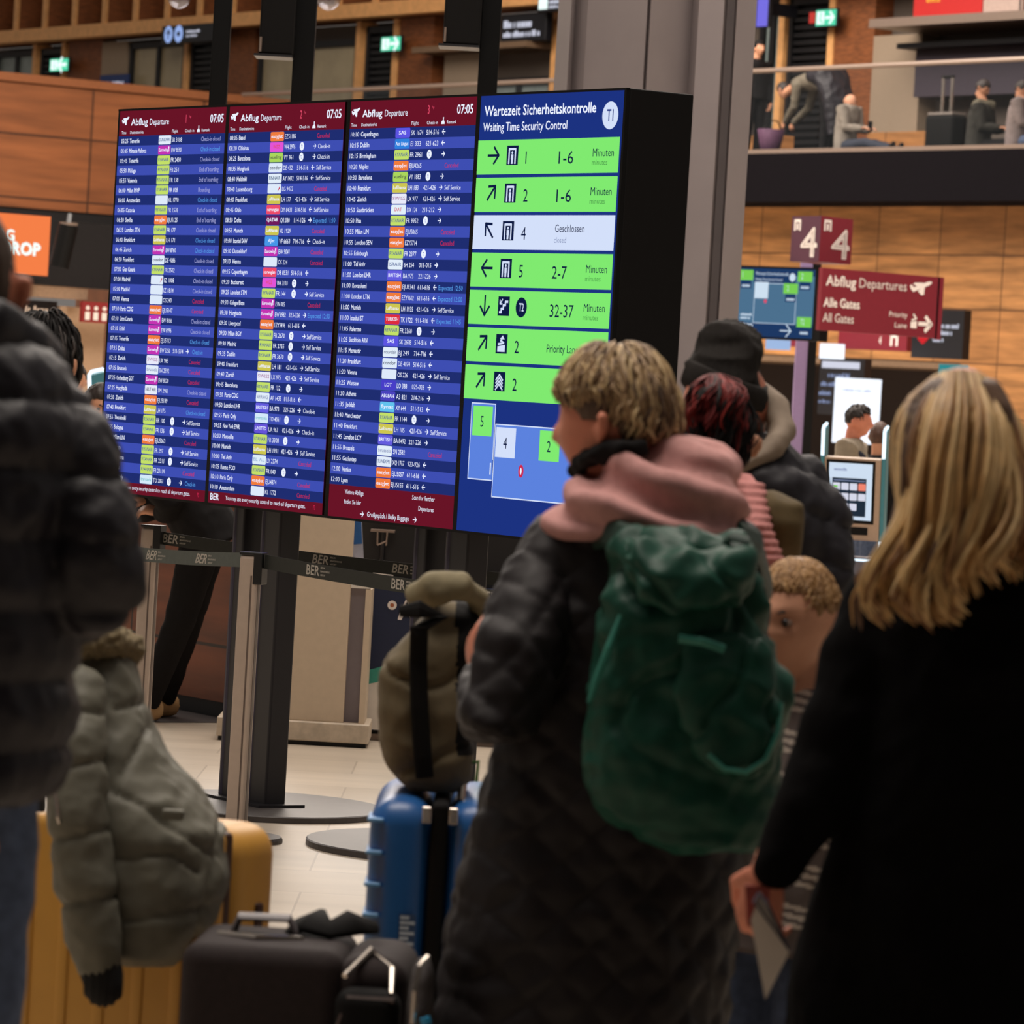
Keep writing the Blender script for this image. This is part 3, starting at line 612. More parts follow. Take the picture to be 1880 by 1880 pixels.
# ================================================================== check-in island on the left
IZ = 47
def isl(px, py, Y): return P(px, py, Y)
M, w_, h = sgn(-60, 386, 216, 514, IZ, BX); t = thing('check_in_fascia', 'long dark fascia box over the check-in counters', 'fascia', M[:3, 3])
b = MB(M); b.b2((-1, 0, -.35), (w_+2, h*.93, 0), m_dark); b.build('box', t)
b = MB(M); b.b2((-1, -.13, -.33), (w_-.35, 0, -.02), mat('tan_edge', (150, 122, 98), .6)); b.build('lower_trim', t)
M, w_, h = sgn(-40, 388, 88, 498, IZ-.3, BX); e_or = emit('orange_screen', (246, 128, 72)); o = thing('bag_drop_screen', 'glowing orange screen reading bag drop above left head', 'screen', M[:3, 3])
b = MB(M); b.b2((-.03, -.03, -.1), (w_+.03, h+.03, -.003), e_dk); b.build('housing', o); b = MB(M); b.rect(0, 0, w_, h, e_or, 0); b.text('BAG', .12*w_, .55*h, .17*h, e_exw, x1=.48*w_, bold=.1); b.text('DROP', .3*w_, .32*h, .2*h, e_exw, x1=.86*w_, bold=.12); b.build('lit_face', o)
a = P(108, 490, IZ-.6); t = thing('hanging_spotlight', 'black cylinder spotlight hanging in front of the fascia', 'spotlight', a); r = 18*IZ/FPX
b = MB(); b.tube([a, P(126, 414, IZ-.6)], r, m_bez, n=18); b.build('body', t); b = MB(); a2 = P(126, 414, IZ-.6); b.tube([a2, a2+UP*.03], r*.9, m_steel, n=18); b.tube([a2, P(128, 396, IZ-.35)], .03, m_bez); b.build('cap', t)
M, w_, h = sgn(104, 512, 174, 930, IZ+1.0, BX); b = MB(frame(V(M[0, 3], M[1, 3], 0), BX, UP)); b.b2((0, 0, -.5), (w_, M[2, 3]+h-.3, 0), mat('tan_pillar', (176, 146, 118), .6, var=.04)); struct(b.build('trim_pillar'))
M, w_, h = sgn(34, 516, 104, 582, IZ+.9, BX); o = thing('black_sign', 'black sign board behind the ear of the man at left', 'sign', M[:3, 3])
b = MB(M); b.b2((-.3, -1.6, -.1), (w_, h-.2, 0), e_dk); scrib(b, .15*w_, .98*w_, .12*h, .22*h, m_wtx, seed=21); b.build('panel', o, fix=False)
M, w_, h = sgn(150, 553, 214, 591, IZ+.6, BX); o = thing('red_pictogram_sign', 'red sign with white pictograms beside the first flight list', 'sign', M[:3, 3]); m_rd = mat('red_sign', (132, 28, 30), .5)
b = MB(M); b.b2((0, 0, -.06), (w_+.4, h, 0), m_rd); b.b2((.1, .05, -.16), (.25, h-.05, -.06), m_dark); 
for k in range(4): b.rect((.08+.24*k)*w_, .12*h, (.22+.24*k)*w_, .5*h, m_wtx, .004); b.disc((.15+.24*k)*w_, .7*h, .055*w_, m_wtx, .004)
b.build('panel', o, fix=False)
# wooden desk with a black worktop, pale bag drop totem, navy desk
m_desk = panelmat('walnut_desk_panels', -AX, (146, 78, 42), (124, 62, 32), (44, 22, 12), 1.25, .56, .008, gscale=9, grain=.35, rough=.4, z0=.22, x0=-.30-(PZ(412, 1322)@-AX))
O = PZ(412, 1322)
t = thing('wooden_desk', 'dark walnut fronted counter with black plinth behind the queue belts', 'counter', O)
Md = frame(O, -AX, UP, -BX)
b = MB(Md); b.b2((-3.4, .08, -.8), (.16, 1.02, .0), m_desk); b.build('front', t); b = MB(Md); b.b2((-3.4, 0.004, -.75), (.14, .08, -.03), m_black); b.build('plinth', t); b = MB(Md); b.b2((-3.45, 1.02, -.85), (.19, 1.06, .08), m_black); b.build('worktop', t)
TY = 19.3; t = thing('bag_drop_totem', 'tall beige bag drop totem on a pale plinth between board leg and navy desk', 'totem', PZ(600, 1368)); m_tot = mat('beige_totem', (214, 194, 170), .5, var=.03); m_lav = mat('lavender_grey_panel', (150, 142, 150), .5, var=.03)
X = lambda px, Y, py=1150: P(px, py, Y)[0]
b = MB(); b.b2((X(398, TY, 1350), TY-.05, .02), (X(677, TY, 1360), TY+.34, .105), mat('pale_plinth', (206, 190, 170), .5), .006); b.b2((X(401, TY, 1350), TY-.03, 0), (X(672, TY, 1360), TY+.33, .02), m_black); b.build('plinth', t)
zt = P(600, 1035, TY)[2]
b = MB(); b.b2((X(538, TY), TY, .105), (X(640, TY), TY+.33, 1.3), m_tot, .004); b.build('front_slab', t)
b = MB(); b.b2((X(640, TY), TY+.06, .105), (X(668, TY), TY+.32, P(660, 1070, TY)[2]), m_lav); b.build('side_panel', t)
b = MB(); b.b2((X(668, TY), TY-.0, .105), (X(679, TY), TY+.33, P(672, 1082, TY)[2]), m_tot); b.b2((X(640, TY), TY+.0, P(660, 1076, TY)[2]-.01), (X(676, TY), TY+.33, P(660, 1070, TY)[2]+.015), m_white); b.build('edge_frame', t)
M = frame(P(647, 1022, TY+.05), V(1, 0, 0), UP); b = MB(M); b.poly([(0, 0), (.052, -.02), (.03, .19), (-.002, .19)], mat('pale_blue_print', (170, 172, 190), .5), 0, .01); b.poly([(0, .055), (.04, .06), (.028, .19), (-.001, .19)], mat('blue_print', (34, 92, 158), .5), .011, .001); b.build('printed_side', t)
DY = 19.7; t = thing('navy_desk', 'navy and white desk with teal stripe beside the beige totem', 'counter', (X(760, DY), DY, 0)); m_nav = mat('navy_panel', (22, 34, 66), .5, var=.05); m_teal = mat('teal_stripe', (58, 150, 132), .5)
x0, x1 = X(675, DY), X(1100, DY); zt = P(760, 1078, DY)[2]; zl = P(760, 1345, DY)[2]
b = MB(); b.b2((x0, DY, zl), (x1, DY+.5, zt), m_nav, .005); b.build('front', t); M = frame(V(x0, DY-.001, 0), V(1, 0, 0), UP)
b = MB(M); z1, z2 = P(690, 1228, DY)[2], P(770, 1200, DY)[2]; sl = (z2-z1)/(80*DY/FPX); L = x1-x0
b.poly([(0, zl+.003), (L, zl+.003), (L, z1-.075+.9*L*.30), (0, z1-.075)], m_white, .002, .002); b.poly([(0, z1-.075), (L, z1-.075+.27*L), (L, z1+.02+.30*L), (0, z1-.012)], m_teal, .003, .002); b.build('stripe', t)
b = MB(M); q = lambda px, py: (P(px, py, DY)[0]-x0, P(px, py, DY)[2]); c = q(720, 1111); b.disc(*c, .021, m_wtx, .003); b.disc(*c, .009, mat('emblem_orange', (170, 96, 60), .5), .005); c = q(730, 1138); b.text('AJet', c[0], c[1], .085, m_wtx, k=.85, bold=.08); b.build('lettering', t)
b = MB(); b.b2((x0+.03, DY+.04, 0), (x1, DY+.46, zl), m_black); b.b2((x0+.03, DY+.02, .0), (x1, DY+.04, .03), m_steel); b.build('plinth', t)
zt += .001
b = MB(); b.b2((X(640, DY+.3), DY+.28, zt), (X(980, DY+.3), DY+.34, zt+.45), mat('black_screen_back', (20, 17, 18), .4)); tag(b.build('desk_screen_wall'), 'dark screen wall standing on the navy desk under the board', 'partition')
b = MB(); b.b2((X(686, DY, 1020), DY+.05, zt), (X(722, DY, 1020), DY+.2, zt+.055), m_white, .003)
for k in range(3): b.b2((X(686, DY, 1020)-.001, DY+.048, zt+.012+.015*k), (X(722, DY, 1020)+.001, DY+.05, zt+.014+.015*k), m_lav)
tag(b.build('paper_stack'), 'stack of white paper on the navy desk', 'paper')
b = MB(); b.b2((X(724, DY, 1020), DY+.06, zt), (X(772, DY, 1020), DY+.16, zt+.018), m_tot, .002); tag(b.build('light_tray'), 'flat pale tray on the navy desk right of the paper', 'tray')
b = MB(); M = P(702, 985, DY+.15); b.b2((M[0]-.05, M[1]+.06, zt), (M[0]+.05, M[1]+.11, zt+.02), m_leg); b.tube([V(M[0], M[1]+.085, zt+.01), V(M[0], M[1]+.085, M[2]+.02)], .012, m_leg); b.b2((M[0]-.055, M[1]-.01, M[2]+.02), (M[0]+.055, M[1]+.1, M[2]+.03), m_steel); b.line([], .01, m_steel)
for a_, c_ in (((-.02, -.04), (.02, -.04)), ((-.02, -.04), (-.022, 0)), ((.02, -.04), (.022, 0))): b.tube([M+V(a_[0], -.02, a_[1]), M+V(c_[0], -.02, c_[1]+.02)], .004, m_steel)
tag(b.build('card_reader_stand'), 'small metal reader on a stand at the navy desk', 'card reader')
b = MB(frame(V(*P(900, 1100, 23.5)[:2], 0), -AX, UP, -BX)); b.b2((-2.4, 0, -.2), (.9, 1.75, 0), m_recess); struct(b.build('wall_partition'))

# ================================================================== queue posts and belts
m_post = mat('champagne_metal_post', (188, 170, 156), .35, metal=.35, var=.04); m_groove = mat('post_groove', (104, 90, 82), .4, metal=.3); m_belt = mat('olive_black_belt', (44, 46, 42), .7, var=.08, scale=60); m_beltb = mat('grey_green_belt', (86, 92, 88), .7, var=.06, scale=60); m_cap = mat('black_post_head', (14, 14, 15), .4)
m_bt = mat('belt_print', (206, 200, 190), .6, var=.02)
def post(loc, ang, lb, base=.165):
    x, y = loc[:2]; t = thing('queue_post', lb, 'queue post', (x, y, 0), 'queue barrier posts'); M = yawf(V(x, y, 0), ang)
    b = MB(M); b.lathe([(base, 0), (base, .012), (base*.97, .02), (.05, .026)], m_plate, 40); b.build('base_plate', t)
    b = MB(M); b.b2((-.033, -.033, .02), (.033, .033, 1.0), m_post, .012); b.b2((.012, -.0345, .03), (.018, -.03, .93), m_groove); b.b2((.033, -.012, .03), (.0345, .012, .9), m_groove); ps = b.build('post', t)
    b = MB(M); b.b2((-.034, -.034, 1.0), (.034, .034, 1.012), m_cap, .004); b.b2((.02, -.036, .90), (.052, .036, 1.012), m_cap, .004); b.build('head', ps); return t
def belt(t, a, c, m, name='belt', texts=(), it=0, flip=False):
    a, c = np.array(a, float), np.array(c, float); d = (c-a); L = np.linalg.norm(d); d /= L; n = np.cross(d, UP)
    b = MB(frame(a, d, np.cross(n, d), n)); k = 12; v = []; sag = .012
    for i in range(k+1): s_ = i/k; z = -sag*4*s_*(1-s_); v += [(L*s_, -.025+z, 0), (L*s_, .025+z, 0), (L*s_, .025+z, -.002), (L*s_, -.025+z, -.002)]
    b.add(v, [(4*i+j, 4*i+4+j, 4*i+4+(j+1) % 4, 4*i+(j+1) % 4) for i in range(k) for j in range(4)], m)
    for x in texts:
        s_ = x/L; z = -sag*4*s_*(1-s_); b.text('BER', x, -.016+z, .033, m_bt, x1=x+.075, it=it, z=.001, bold=.04)
        for q, tx in enumerate(('BERLIN', 'BRANDENBURG', 'AIRPORT')): b.text(tx, x+.083+it*.01, .010-q*.0125+z, .006, m_bt, k=.85, z=.001, it=it)
    return b.build(name, t, fix=False)
pc = PZ(443, 1512, 0); pc = P(462, 1010, 15.2); ANG = -.25
t = post(pc, ANG, 'champagne coloured queue post in front of the board legs'); e1 = P(905, 1092, 14.15); h0 = P(486, 1031, 15.18)
belt(t, h0, e1+(e1-h0)*.3, m_belt, texts=[(P(578, 1046, 15)-h0)@((e1-h0)/np.linalg.norm(e1-h0)), (P(728, 1067, 14.6)-h0)@((e1-h0)/np.linalg.norm(e1-h0)), (P(888, 1085, 14.2)-h0)@((e1-h0)/np.linalg.norm(e1-h0))])
b0 = P(120, 1000, 16.3); b1 = P(451, 1028, 15.22); dd = (b1-b0)/np.linalg.norm(b1-b0)
belt(t, b0, b1, m_beltb, name='incoming_belt', texts=[(P(270, 1010, 15.8)-b0)@dd, (P(355, 1022, 15.5)-b0)@dd], it=.45)
pl = P(278, 965, 17.2); t = post(pl, ANG, 'champagne coloured queue post half hidden by the grey puffer jacket'); h0 = P(292, 987, 17.2); h1 = P(790, 1046, 16.5); dd = (h1-h0)/np.linalg.norm(h1-h0)
belt(t, h0, h1+dd*.5, m_belt, texts=[(P(302, 988, 17.2)-h0)@dd, (P(575, 1023, 16.8)-h0)@dd, (P(722, 1040, 16.6)-h0)@dd], it=.15)

# ================================================================== security signpost on the right
SY = 40.0; sx = P(1502, 440, SY); t = thing('security_signpost', 'tall signpost with number four cube, map screen and maroon departures panel', 'signpost', (P(1478, 800, SY)[0], SY, 0))
m_lil = mat('lilac_post', (138, 118, 158), .4, var=.04)
b = MB(); xa, xb = P(1480, 700, SY)[0], P(1497, 700, SY)[0]; b.b2((xa-.045, SY+1.0, 0), (xb-.02, SY+1.15, P(1500, 400, SY)[2]), m_lil); b.build('post', t); b = MB(); b.b2((xb-.02, SY+.99, 0), (xb+.06, SY+1.15, P(1500, 400, SY)[2]), m_bez); b.build('post_back', t)
DL = V(.45, -.893, 0); DL /= np.linalg.norm(DL); DR = V(.62, .785, 0)
cx = P(1503, 480, SY-.35); hz = P(1503, 396, SY-.35)[2]-cx[2]
lw = (PP(1503, 440, cx, np.cross(DL, UP))-PP(1450, 440, cx, np.cross(DL, UP)))@DL; rw = (PP(1562, 440, cx, np.cross(DR, UP))-PP(1503, 440, cx, np.cross(DR, UP)))@DR
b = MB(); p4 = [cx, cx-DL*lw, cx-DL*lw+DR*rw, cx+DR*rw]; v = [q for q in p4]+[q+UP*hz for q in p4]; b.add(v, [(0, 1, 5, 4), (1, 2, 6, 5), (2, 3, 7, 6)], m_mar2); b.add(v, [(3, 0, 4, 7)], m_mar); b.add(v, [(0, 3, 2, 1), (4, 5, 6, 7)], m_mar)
for o, d, w_ in ((cx-DL*lw, DL, lw), (cx, DR, rw)):
    b.M = frame(o, d, UP); b.text('4', .36*w_, .1*hz, .62*hz, m_wtx, x1=.9*w_, bold=.04, z=.004); b.line([(.12*w_, .7*hz), (.12*w_, .9*hz), (.3*w_, .9*hz), (.3*w_, .7*hz)], .05*w_, m_wtx, .004); b.rect(.18*w_, .7*hz, .24*w_, .84*hz, m_wtx, .004)
b.build('number_cube', t); b.M = np.eye(4)
DM = V(.72, -.694, 0); e_mp = emit('map_screen_blue', (76, 112, 142)); e_mg = emit('map_screen_green', (122, 206, 84)); e_md = emit('map_screen_navy', (30, 56, 98)); e_mw = emit('map_screen_pale', (206, 224, 240))
M, w_, h = sgn(1351, 490, 1490, 616, SY+.4, DM)
def tilt(M, a, h):   # lean a panel forward about its top edge
    A_ = M.copy(); y, z = M[:3, 1].copy(), M[:3, 2].copy(); A_[:3, 1] = y*math.cos(a)-z*math.sin(a); A_[:3, 2] = z*math.cos(a)+y*math.sin(a); A_[:3, 3] = M[:3, 3]+y*h-A_[:3, 1]*h; return A_
b = MB(M); b.b2((-.02, -.02, -.12), (w_+.09, h+.02, -.004), m_bez); b.rect(0, 0, w_, h, e_mp, 0); b.rect(.0, .9*h, w_, h, e_md, .003); b.rect(.2*w_, .79*h, .75*w_, .96*h, e_md, .003); b.rect(0, 0, w_, .2*h, e_md, .003)
b.text('Wartezeit Sicherheitskontrolle', .22*w_, .9*h, .05*h, e_mw, x1=.66*w_, z=.006); b.text('Waiting Time Security Control', .22*w_, .82*h, .04*h, e_mw, x1=.58*w_, z=.006); b.disc(.71*w_, .88*h, .04*w_, e_mw, .006, .06*h)
for x, y, n_ in ((.0, .82, '1'), (.78, .82, '2'), (.6, .64, '2'), (.8, .16, 'T2')): b.rect(x*w_, y*h, (x+.19)*w_, (y+.15)*h, e_mg, .005); b.text(n_, (x+.05)*w_, (y+.04)*h, .08*h, e_mw, k=.6, z=.008); b.rect((x+.03)*w_, (y-.12)*h, (x+.17)*w_, (y-.005)*h, e_md, .005); scrib(b, (x+.05)*w_, (x+.16)*w_, (y-.1)*h, .05*h, e_mw, .008)
b.rect(.22*w_, .56*h, .4*w_, .8*h, e_mw, .004); b.disc(.37*w_, .52*h, .02*w_, e_pink, .005)
b.line([(.22*w_, .2*h), (.77*w_, .2*h), (.77*w_, .78*h), (.22*w_, .78*h), (.22*w_, .2*h)], .006*w_, e_mw, .004); scrib(b, .05*w_, .2*w_, .3*h, .04*h, e_mw, .006, 31); scrib(b, .05*w_, .2*w_, .25*h, .04*h, e_mw, .006, 32); scrib(b, .05*w_, .22*w_, .14*h, .05*h, e_mw, .006, 33); arrow(b, .66*w_, .1*h, .07*w_, 0, e_mw, .012*w_, .006)
b.build('map_screen', t)
DS = V(.80, .6, 0); M, w_, h = sgn(1504, 492, 1728, 606, SY-.75, DS)
b = MB(M); b.b2((0, 0, -.05), (w_*.95, h, 0), m_mar); b.b2((w_*.95, 0, -.04), (w_*.97, h, -.01), m_bez); b.b2((w_*.97, -.02*h, -.05), (w_, h*1.0, 0), m_mar); b.text('Abflug', .03*w_, .72*h, .16*h, m_wtx, x1=.27*w_, bold=.07, z=.004); b.text('Departures', .3*w_, .73*h, .15*h, m_wtx, x1=.69*w_, bold=.02, z=.004); plane_icon(b, .81*w_, .8*h, .09*w_, m_wtx, .004, .12*h)
b.text('Alle Gates', .02*w_, .38*h, .14*h, m_wtx, x1=.31*w_, bold=.08, z=.004); b.text('All Gates', .02*w_, .14*h, .14*h, m_wtx, x1=.27*w_, bold=.03, z=.004); b.text('Priority', .56*w_, .3*h, .085*h, m_wtx, x1=.71*w_, z=.004); b.text('Lane', .61*w_, .13*h, .085*h, m_wtx, x1=.71*w_, z=.004)
b.poly([(.74*w_, .14*h), (.79*w_, .14*h), (.79*w_, .26*h), (.74*w_, .24*h)], m_wtx, .004); b.line([(.75*w_, .27*h), (.785*w_, .3*h), (.76*w_, .36*h)], .012*w_, m_wtx, .005); arrow(b, .86*w_, .22*h, .05*w_, 0, m_wtx, .025*w_, .004); b.build('departures_panel', t, fix=False)
# things hung at the mouth of the security recess
HY = 57.0
def hsign(name, lb, px, Y, m_b, draw, cat='sign', d=-AX):
    M, w_, h = sgn(*px, Y, d); t = thing(name, lb, cat, M[:3, 3]+M[:3, 0]*w_/2); b = MB(M); b.b2((0, 0, -.12), (w_, h, 0), m_b)
    if draw: draw(b, w_, h)
    b.build('panel', t, fix=False); return t
e_lw = emit('lit_white_panel', (238, 244, 255), 1.3)
hsign('hanging_maroon_sign', 'maroon hanging sign below the departures panel', (1538, 604, 1664, 640), 60.2, m_mar, lambda b, w_, h: (b.text('4', .6*w_, .3*h, .42*h, m_wtx, k=.7, z=.004), b.line([(.78*w_, .3*h), (.78*w_, .75*h), (.86*w_, .75*h), (.86*w_, .3*h)], .03*w_, m_wtx, .004)))
hsign('hanging_maroon_sign', 'short maroon hanging sign under the map screen', (1444, 612, 1476, 636), 60.6, m_mar, None)
hsign('hanging_dark_display', 'dark display with white and red shield beside the wooden wall', (1672, 566, 1766, 656), 58.6, e_dk, lambda b, w_, h: (b.poly([(.08*w_, .76*h), (.08*w_, .58*h), (.36*w_, .58*h), (.36*w_, .76*h)], e_sw, .004), b.poly([(.085*w_, .58*h), (.12*w_, .38*h), (.22*w_, .27*h), (.32*w_, .38*h), (.355*w_, .58*h)], emit('shield_red', (214, 44, 50)), .004), scrib(b, .42*w_, .92*w_, .62*h, .1*h, e_sw, seed=41), scrib(b, .42*w_, .8*w_, .48*h, .1*h, e_sw, seed=42), scrib(b, .42*w_, .62*w_, .34*h, .1*h, e_sw, seed=43)), 'display')
hsign('lit_white_hanging_sign', 'small glowing white hanging sign right of the lilac post', (1504, 630, 1537, 658), 59.0, e_lw, None)
hsign('pale_lit_hanging_sign', 'pale bluish lit hanging sign next to the black beanie', (1405, 615, 1438, 641), 60.5, emit('pale_blue_panel', (160, 186, 226)), None)
hsign('large_lit_screen', 'large bright white screen behind the kiosk', (1528, 692, 1612, 812), 58.0, e_lw, lambda b, w_, h: (scrib(b, .15*w_, .8*w_, .8*h, .03*h, e_mutb, seed=51),), 'screen', V(1, 0, 0))
hsign('dim_text_sign', 'dim dark sign with pale print above the large lit screen', (1500, 655, 1582, 760), 60.0, e_dk, lambda b, w_, h: (b.rect(.05*w_, .82*h, .9*w_, .94*h, e_sw, .004), scrib(b, .2*w_, .7*w_, .66*h, .08*h, e_mutb, seed=52), scrib(b, .05*w_, .4*w_, .5*h, .08*h, e_mutb, seed=53), scrib(b, .02*w_, .3*w_, .34*h, .08*h, e_mutb, seed=54), scrib(b, .02*w_, .3*w_, .2*h, .06*h, e_mutb, seed=55)))
hsign('narrow_text_sign', 'narrow dark sign with pale marks left of the lilac post', (1456, 655, 1472, 745), 60.5, e_dk, lambda b, w_, h: [b.rect(.2*w_, y*h, .8*w_, (y+.1)*h, e_mutb, .004) for y in (.85, .3, .12)])
hsign('teal_sign', 'small teal sign at the edge of the wooden wall', (1722, 668, 1764, 700), 58.4, emit('teal_panel', (48, 136, 142)), None)

# ================================================================== self service kiosks
m_kb = mat('kiosk_beige', (178, 152, 130), .45, var=.03); m_kt = mat('kiosk_teal_side', (62, 132, 146), .4, var=.04); e_strip = emit('kiosk_light_strip', (226, 244, 255), 1.5); e_ks = emit('kiosk_screen_white', (206, 222, 240)); e_kd = emit('kiosk_screen_dark', (34, 46, 60)); e_ko = emit('kiosk_screen_orange', (238, 132, 110)); m_kg = mat('kiosk_grey', (120, 116, 124), .4)
def kiosk(o, ang, lb, s=1.0):
    t = thing('self_service_kiosk', lb, 'kiosk', o, 'self service check-in kiosks'); T = yawf(o, ang, s)
    b = MB(T); b.b2((-.28, -.1, 0), (.28, .42, .03), m_kg, .01); b.b2((-.2, .06, .03), (.2, .36, .72), m_kg, .03); b.build('pedestal', t)
    b = MB(T); b.tube([(0, .05, .1), (0, .045, .7)], .012, e_strip, n=8); b.build('light_leg', t)
    lean = .16; H_ = T@np.array([[1, 0, 0, 0], [0, math.cos(lean), -math.sin(lean), 0], [0, math.sin(lean), math.cos(lean), .86], [0, 0, 0, 1]])
    F_ = H_@frame((0, 0, 0), (1, 0, 0), (0, 0, 1), (0, -1, 0))
    b = MB(H_); b.b2((-.2, 0, -.02), (.2, .07, .56), m_kb, .008); hd = b.build('head', t)
    b = MB(F_); b.rect(-.185, .1, .16, .545, m_bez, .002); b.rect(-.165, .125, .14, .525, e_ks, .004); b.rect(-.14, .15, .1, .42, e_kd, .006); scrib(b, -.13, -.04, .47, .02, e_mutb, .006); b.rect(-.13, .4, .09, .405, e_mutb, .008)
    for r in range(3):
        for c in range(4):
            if (r, c) != (2, 3): b.rrect(-.135+.06*c, .335-.072*r, -.083+.06*c, .385-.072*r, .006, e_ko if (r, c) == (0, 3) else e_sw, .008)
    b.rect(-.13, .35, -.1, .365, e_mg, .01); b.build('screen', hd)
    b = MB(F_); b.rect(-.12, .02, .12, .075, m_bez, .003); b.build('card_slot', hd)
    for sx_ in (-1, 1):
        b = MB(H_); x = sx_*.215; b.b2((x-.015, -.005, -.1), (x+.015, .16, .76), m_kt, .012); arm = b.build('side_arm', t)
        b = MB(H_); b.tube([(x, -.008, .57), (x, -.006, .755), (x, .02, .772), (x, .14, .772)], .0125, e_strip, n=8); b.build('light_strip', arm); b = MB(H_); b.tube([(x, -.008, -.28), (x, -.008, -.02)], .0125, e_strip, n=8); b.build('light_strip', arm)
    b = MB(T); b.poly([(-.24, -.03), (-.16, -.14), (.16, -.14), (.24, -.03), (.24, .06), (-.24, .06)], m_kg, .70, .03); tr = b.build('tray', t)
    b = MB(T); b.tube([(-.24, -.03, .71), (-.16, -.145, .71), (.16, -.145, .71), (.24, -.03, .71)], .009, e_strip, n=6); b.build('tray_light', tr); return t
KY = 28.0; ko = P(1558, 940, KY); kiosk(V(ko[0]+.02, KY, 0), -.22, 'self service check-in kiosk with lit screen beside the long blonde hair', .92)
ko = P(238, 700, 26.); kiosk(V(ko[0], 26.0, 0), -.5, 'self service kiosk whose teal arm shows left of the flight lists', .97)
# ================================================================== people: anatomy
def ss(a, b, x): t = np.clip((x-a)/(b-a), 0, 1); return t*t*(3-2*t)
g2 = lambda x, s_: np.exp(-(x/s_)**2)
def basis(fwd, pitch=0, rollv=0):
    f = np.array([fwd[0], fwd[1], 0.]); f /= np.linalg.norm(f); r = V(f[1], -f[0], 0); c, s_ = math.cos(pitch), math.sin(pitch)
    f2 = f*c+UP*s_; u = UP*c-f*s_; cr, sr = math.cos(rollv), math.sin(rollv); return np.stack([r*cr+u*sr, f2, u*cr-r*sr], 1)
def headpts(n=36, k=26):
    v = []
    for i in range(k+1):
        t = math.pi*i/k
        for j in range(n): a = 2*math.pi*j/n; v.append((math.sin(t)*math.cos(a), math.sin(t)*math.sin(a), -math.cos(t)))
    d = np.array(v); x, y, z = d[:, 0]*.345, d[:, 1]*.42, d[:, 2]*.5
    lo = ss(0, .5, -z); fr = ss(-.05, .2, y)
    x = x*(1-.30*lo); y = np.where(y < 0, y*(1-.45*lo), y*(1-.06*lo)+.03*fr*lo); fy = y.copy()
    y = y+fr*(.12*g2(x, .065)*g2(z+.11, .085)+.03*g2(x, .05)*g2(z-.0, .1)-.045*(g2(np.abs(x)-.145, .075))*g2(z-.02, .055)+.025*g2(x, .22)*g2(z-.09, .04)+.03*g2(x, .1)*g2(z+.265, .035)-.012*g2(x, .1)*g2(z+.285, .012)+.045*g2(x, .11)*g2(z+.42, .07)+.012*g2(np.abs(x)-.17, .07)*g2(z+.12, .08))
    f = [(i*n+j, i*n+(j+1) % n, (i+1)*n+(j+1) % n, (i+1)*n+j) for i in range(k) for j in range(n)]
    return np.stack([x, y, z], 1), f
HP, HF = headpts()
def add_head(mb, c, B, s, m):
    mb.add(HP@B.T*s+c, HF, m)
    for q in (-1, 1):                                                # ears
        o = V(.335*q, -.06, -.05); pts = [o+V(.03*q, -.03, .11), o+V(.065*q, -.06, .085), o+V(.06*q, -.065, .0), o+V(.02*q, -.01, -.1)]
        mb.tube([p@B.T*s+c for p in pts], [.03*s, .045*s, .042*s, .03*s], m, n=8); mb.ball(o@B.T*s+c, [.05*s]*3, m, 8, 6)
def add_hand(mb, w, d, nrm, s, m, curl=.9, side=1, spread=.0):
    """palm and five bent fingers; d along the forearm, nrm = back of the hand"""
    d = d/np.linalg.norm(d); nrm = nrm-d*(nrm@d); nrm /= np.linalg.norm(nrm); a = np.cross(d, nrm)*side
    mb.tube([w-d*.03*s, w+d*.015*s, w+d*.05*s, w+d*.092*s], [(.021*s, .017*s), (.029*s, .016*s), (.041*s, .0155*s), (.039*s, .012*s)], m, n=12, flat=a)
    for k, (o, L) in enumerate(((.031, .072), (.0105, .08), (-.0105, .074), (-.031, .058))):
        p = w+d*(.085 if k < 3 else .078)*s+a*o*s; q = [p-d*.02*s, p]; ang = .12
        for j, fr in enumerate((.45, .32, .26)): ang += curl*(.62, .85, .6)[j]; p = p+(d*math.cos(ang)-nrm*math.sin(ang)+a*spread*(o/.031)*.2)*L*fr*s; q.append(p)
        mb.tube(q, [.0095*s, .0098*s, .0088*s, .0078*s, .006*s], m, n=8); mb.ball(q[-1], .0062*s, m, 8, 6)
    p = w+d*.022*s+a*.026*s; q = [p, p+(a*.8+d*.55-nrm*.25)*.034*s, p+(a*.75+d*1.2-nrm*.75)*.045*s, p+(a*.55+d*1.6-nrm*1.1)*.052*s]
    mb.tube(q, [.014*s, .0125*s, .0105*s, .008*s], m, n=8); mb.ball(q[-1], .008*s, m, 8, 6)
def stand(x, y, h, fwd, z=0.):
    B = basis(fwd); r, f = B[:, 0], B[:, 1]; o = V(x, y, z); q = lambda a, b, c: o+r*a*h+f*b*h+UP*c*h
    J = dict(h=h, f=f, r=r, hs=.131*h, HB=B, head=q(0, .02, .934), neck=q(0, 0, .83), chest=q(0, 0, .72), waist=q(0, .0, .62), pelv=q(0, 0, .53))
    for n_, s_ in (('L', -1), ('R', 1)):
        J.update({'s'+n_: q(.105*s_, 0, .81), 'e'+n_: q(.135*s_, -.01, .64), 'w'+n_: q(.14*s_, .03, .49), 'h'+n_: q(.05*s_, 0, .52), 'k'+n_: q(.055*s_, .01, .285), 'a'+n_: q(.055*s_, -.01, .05), 'd'+n_: UP*-1., 'b'+n_: r*s_})
    return J
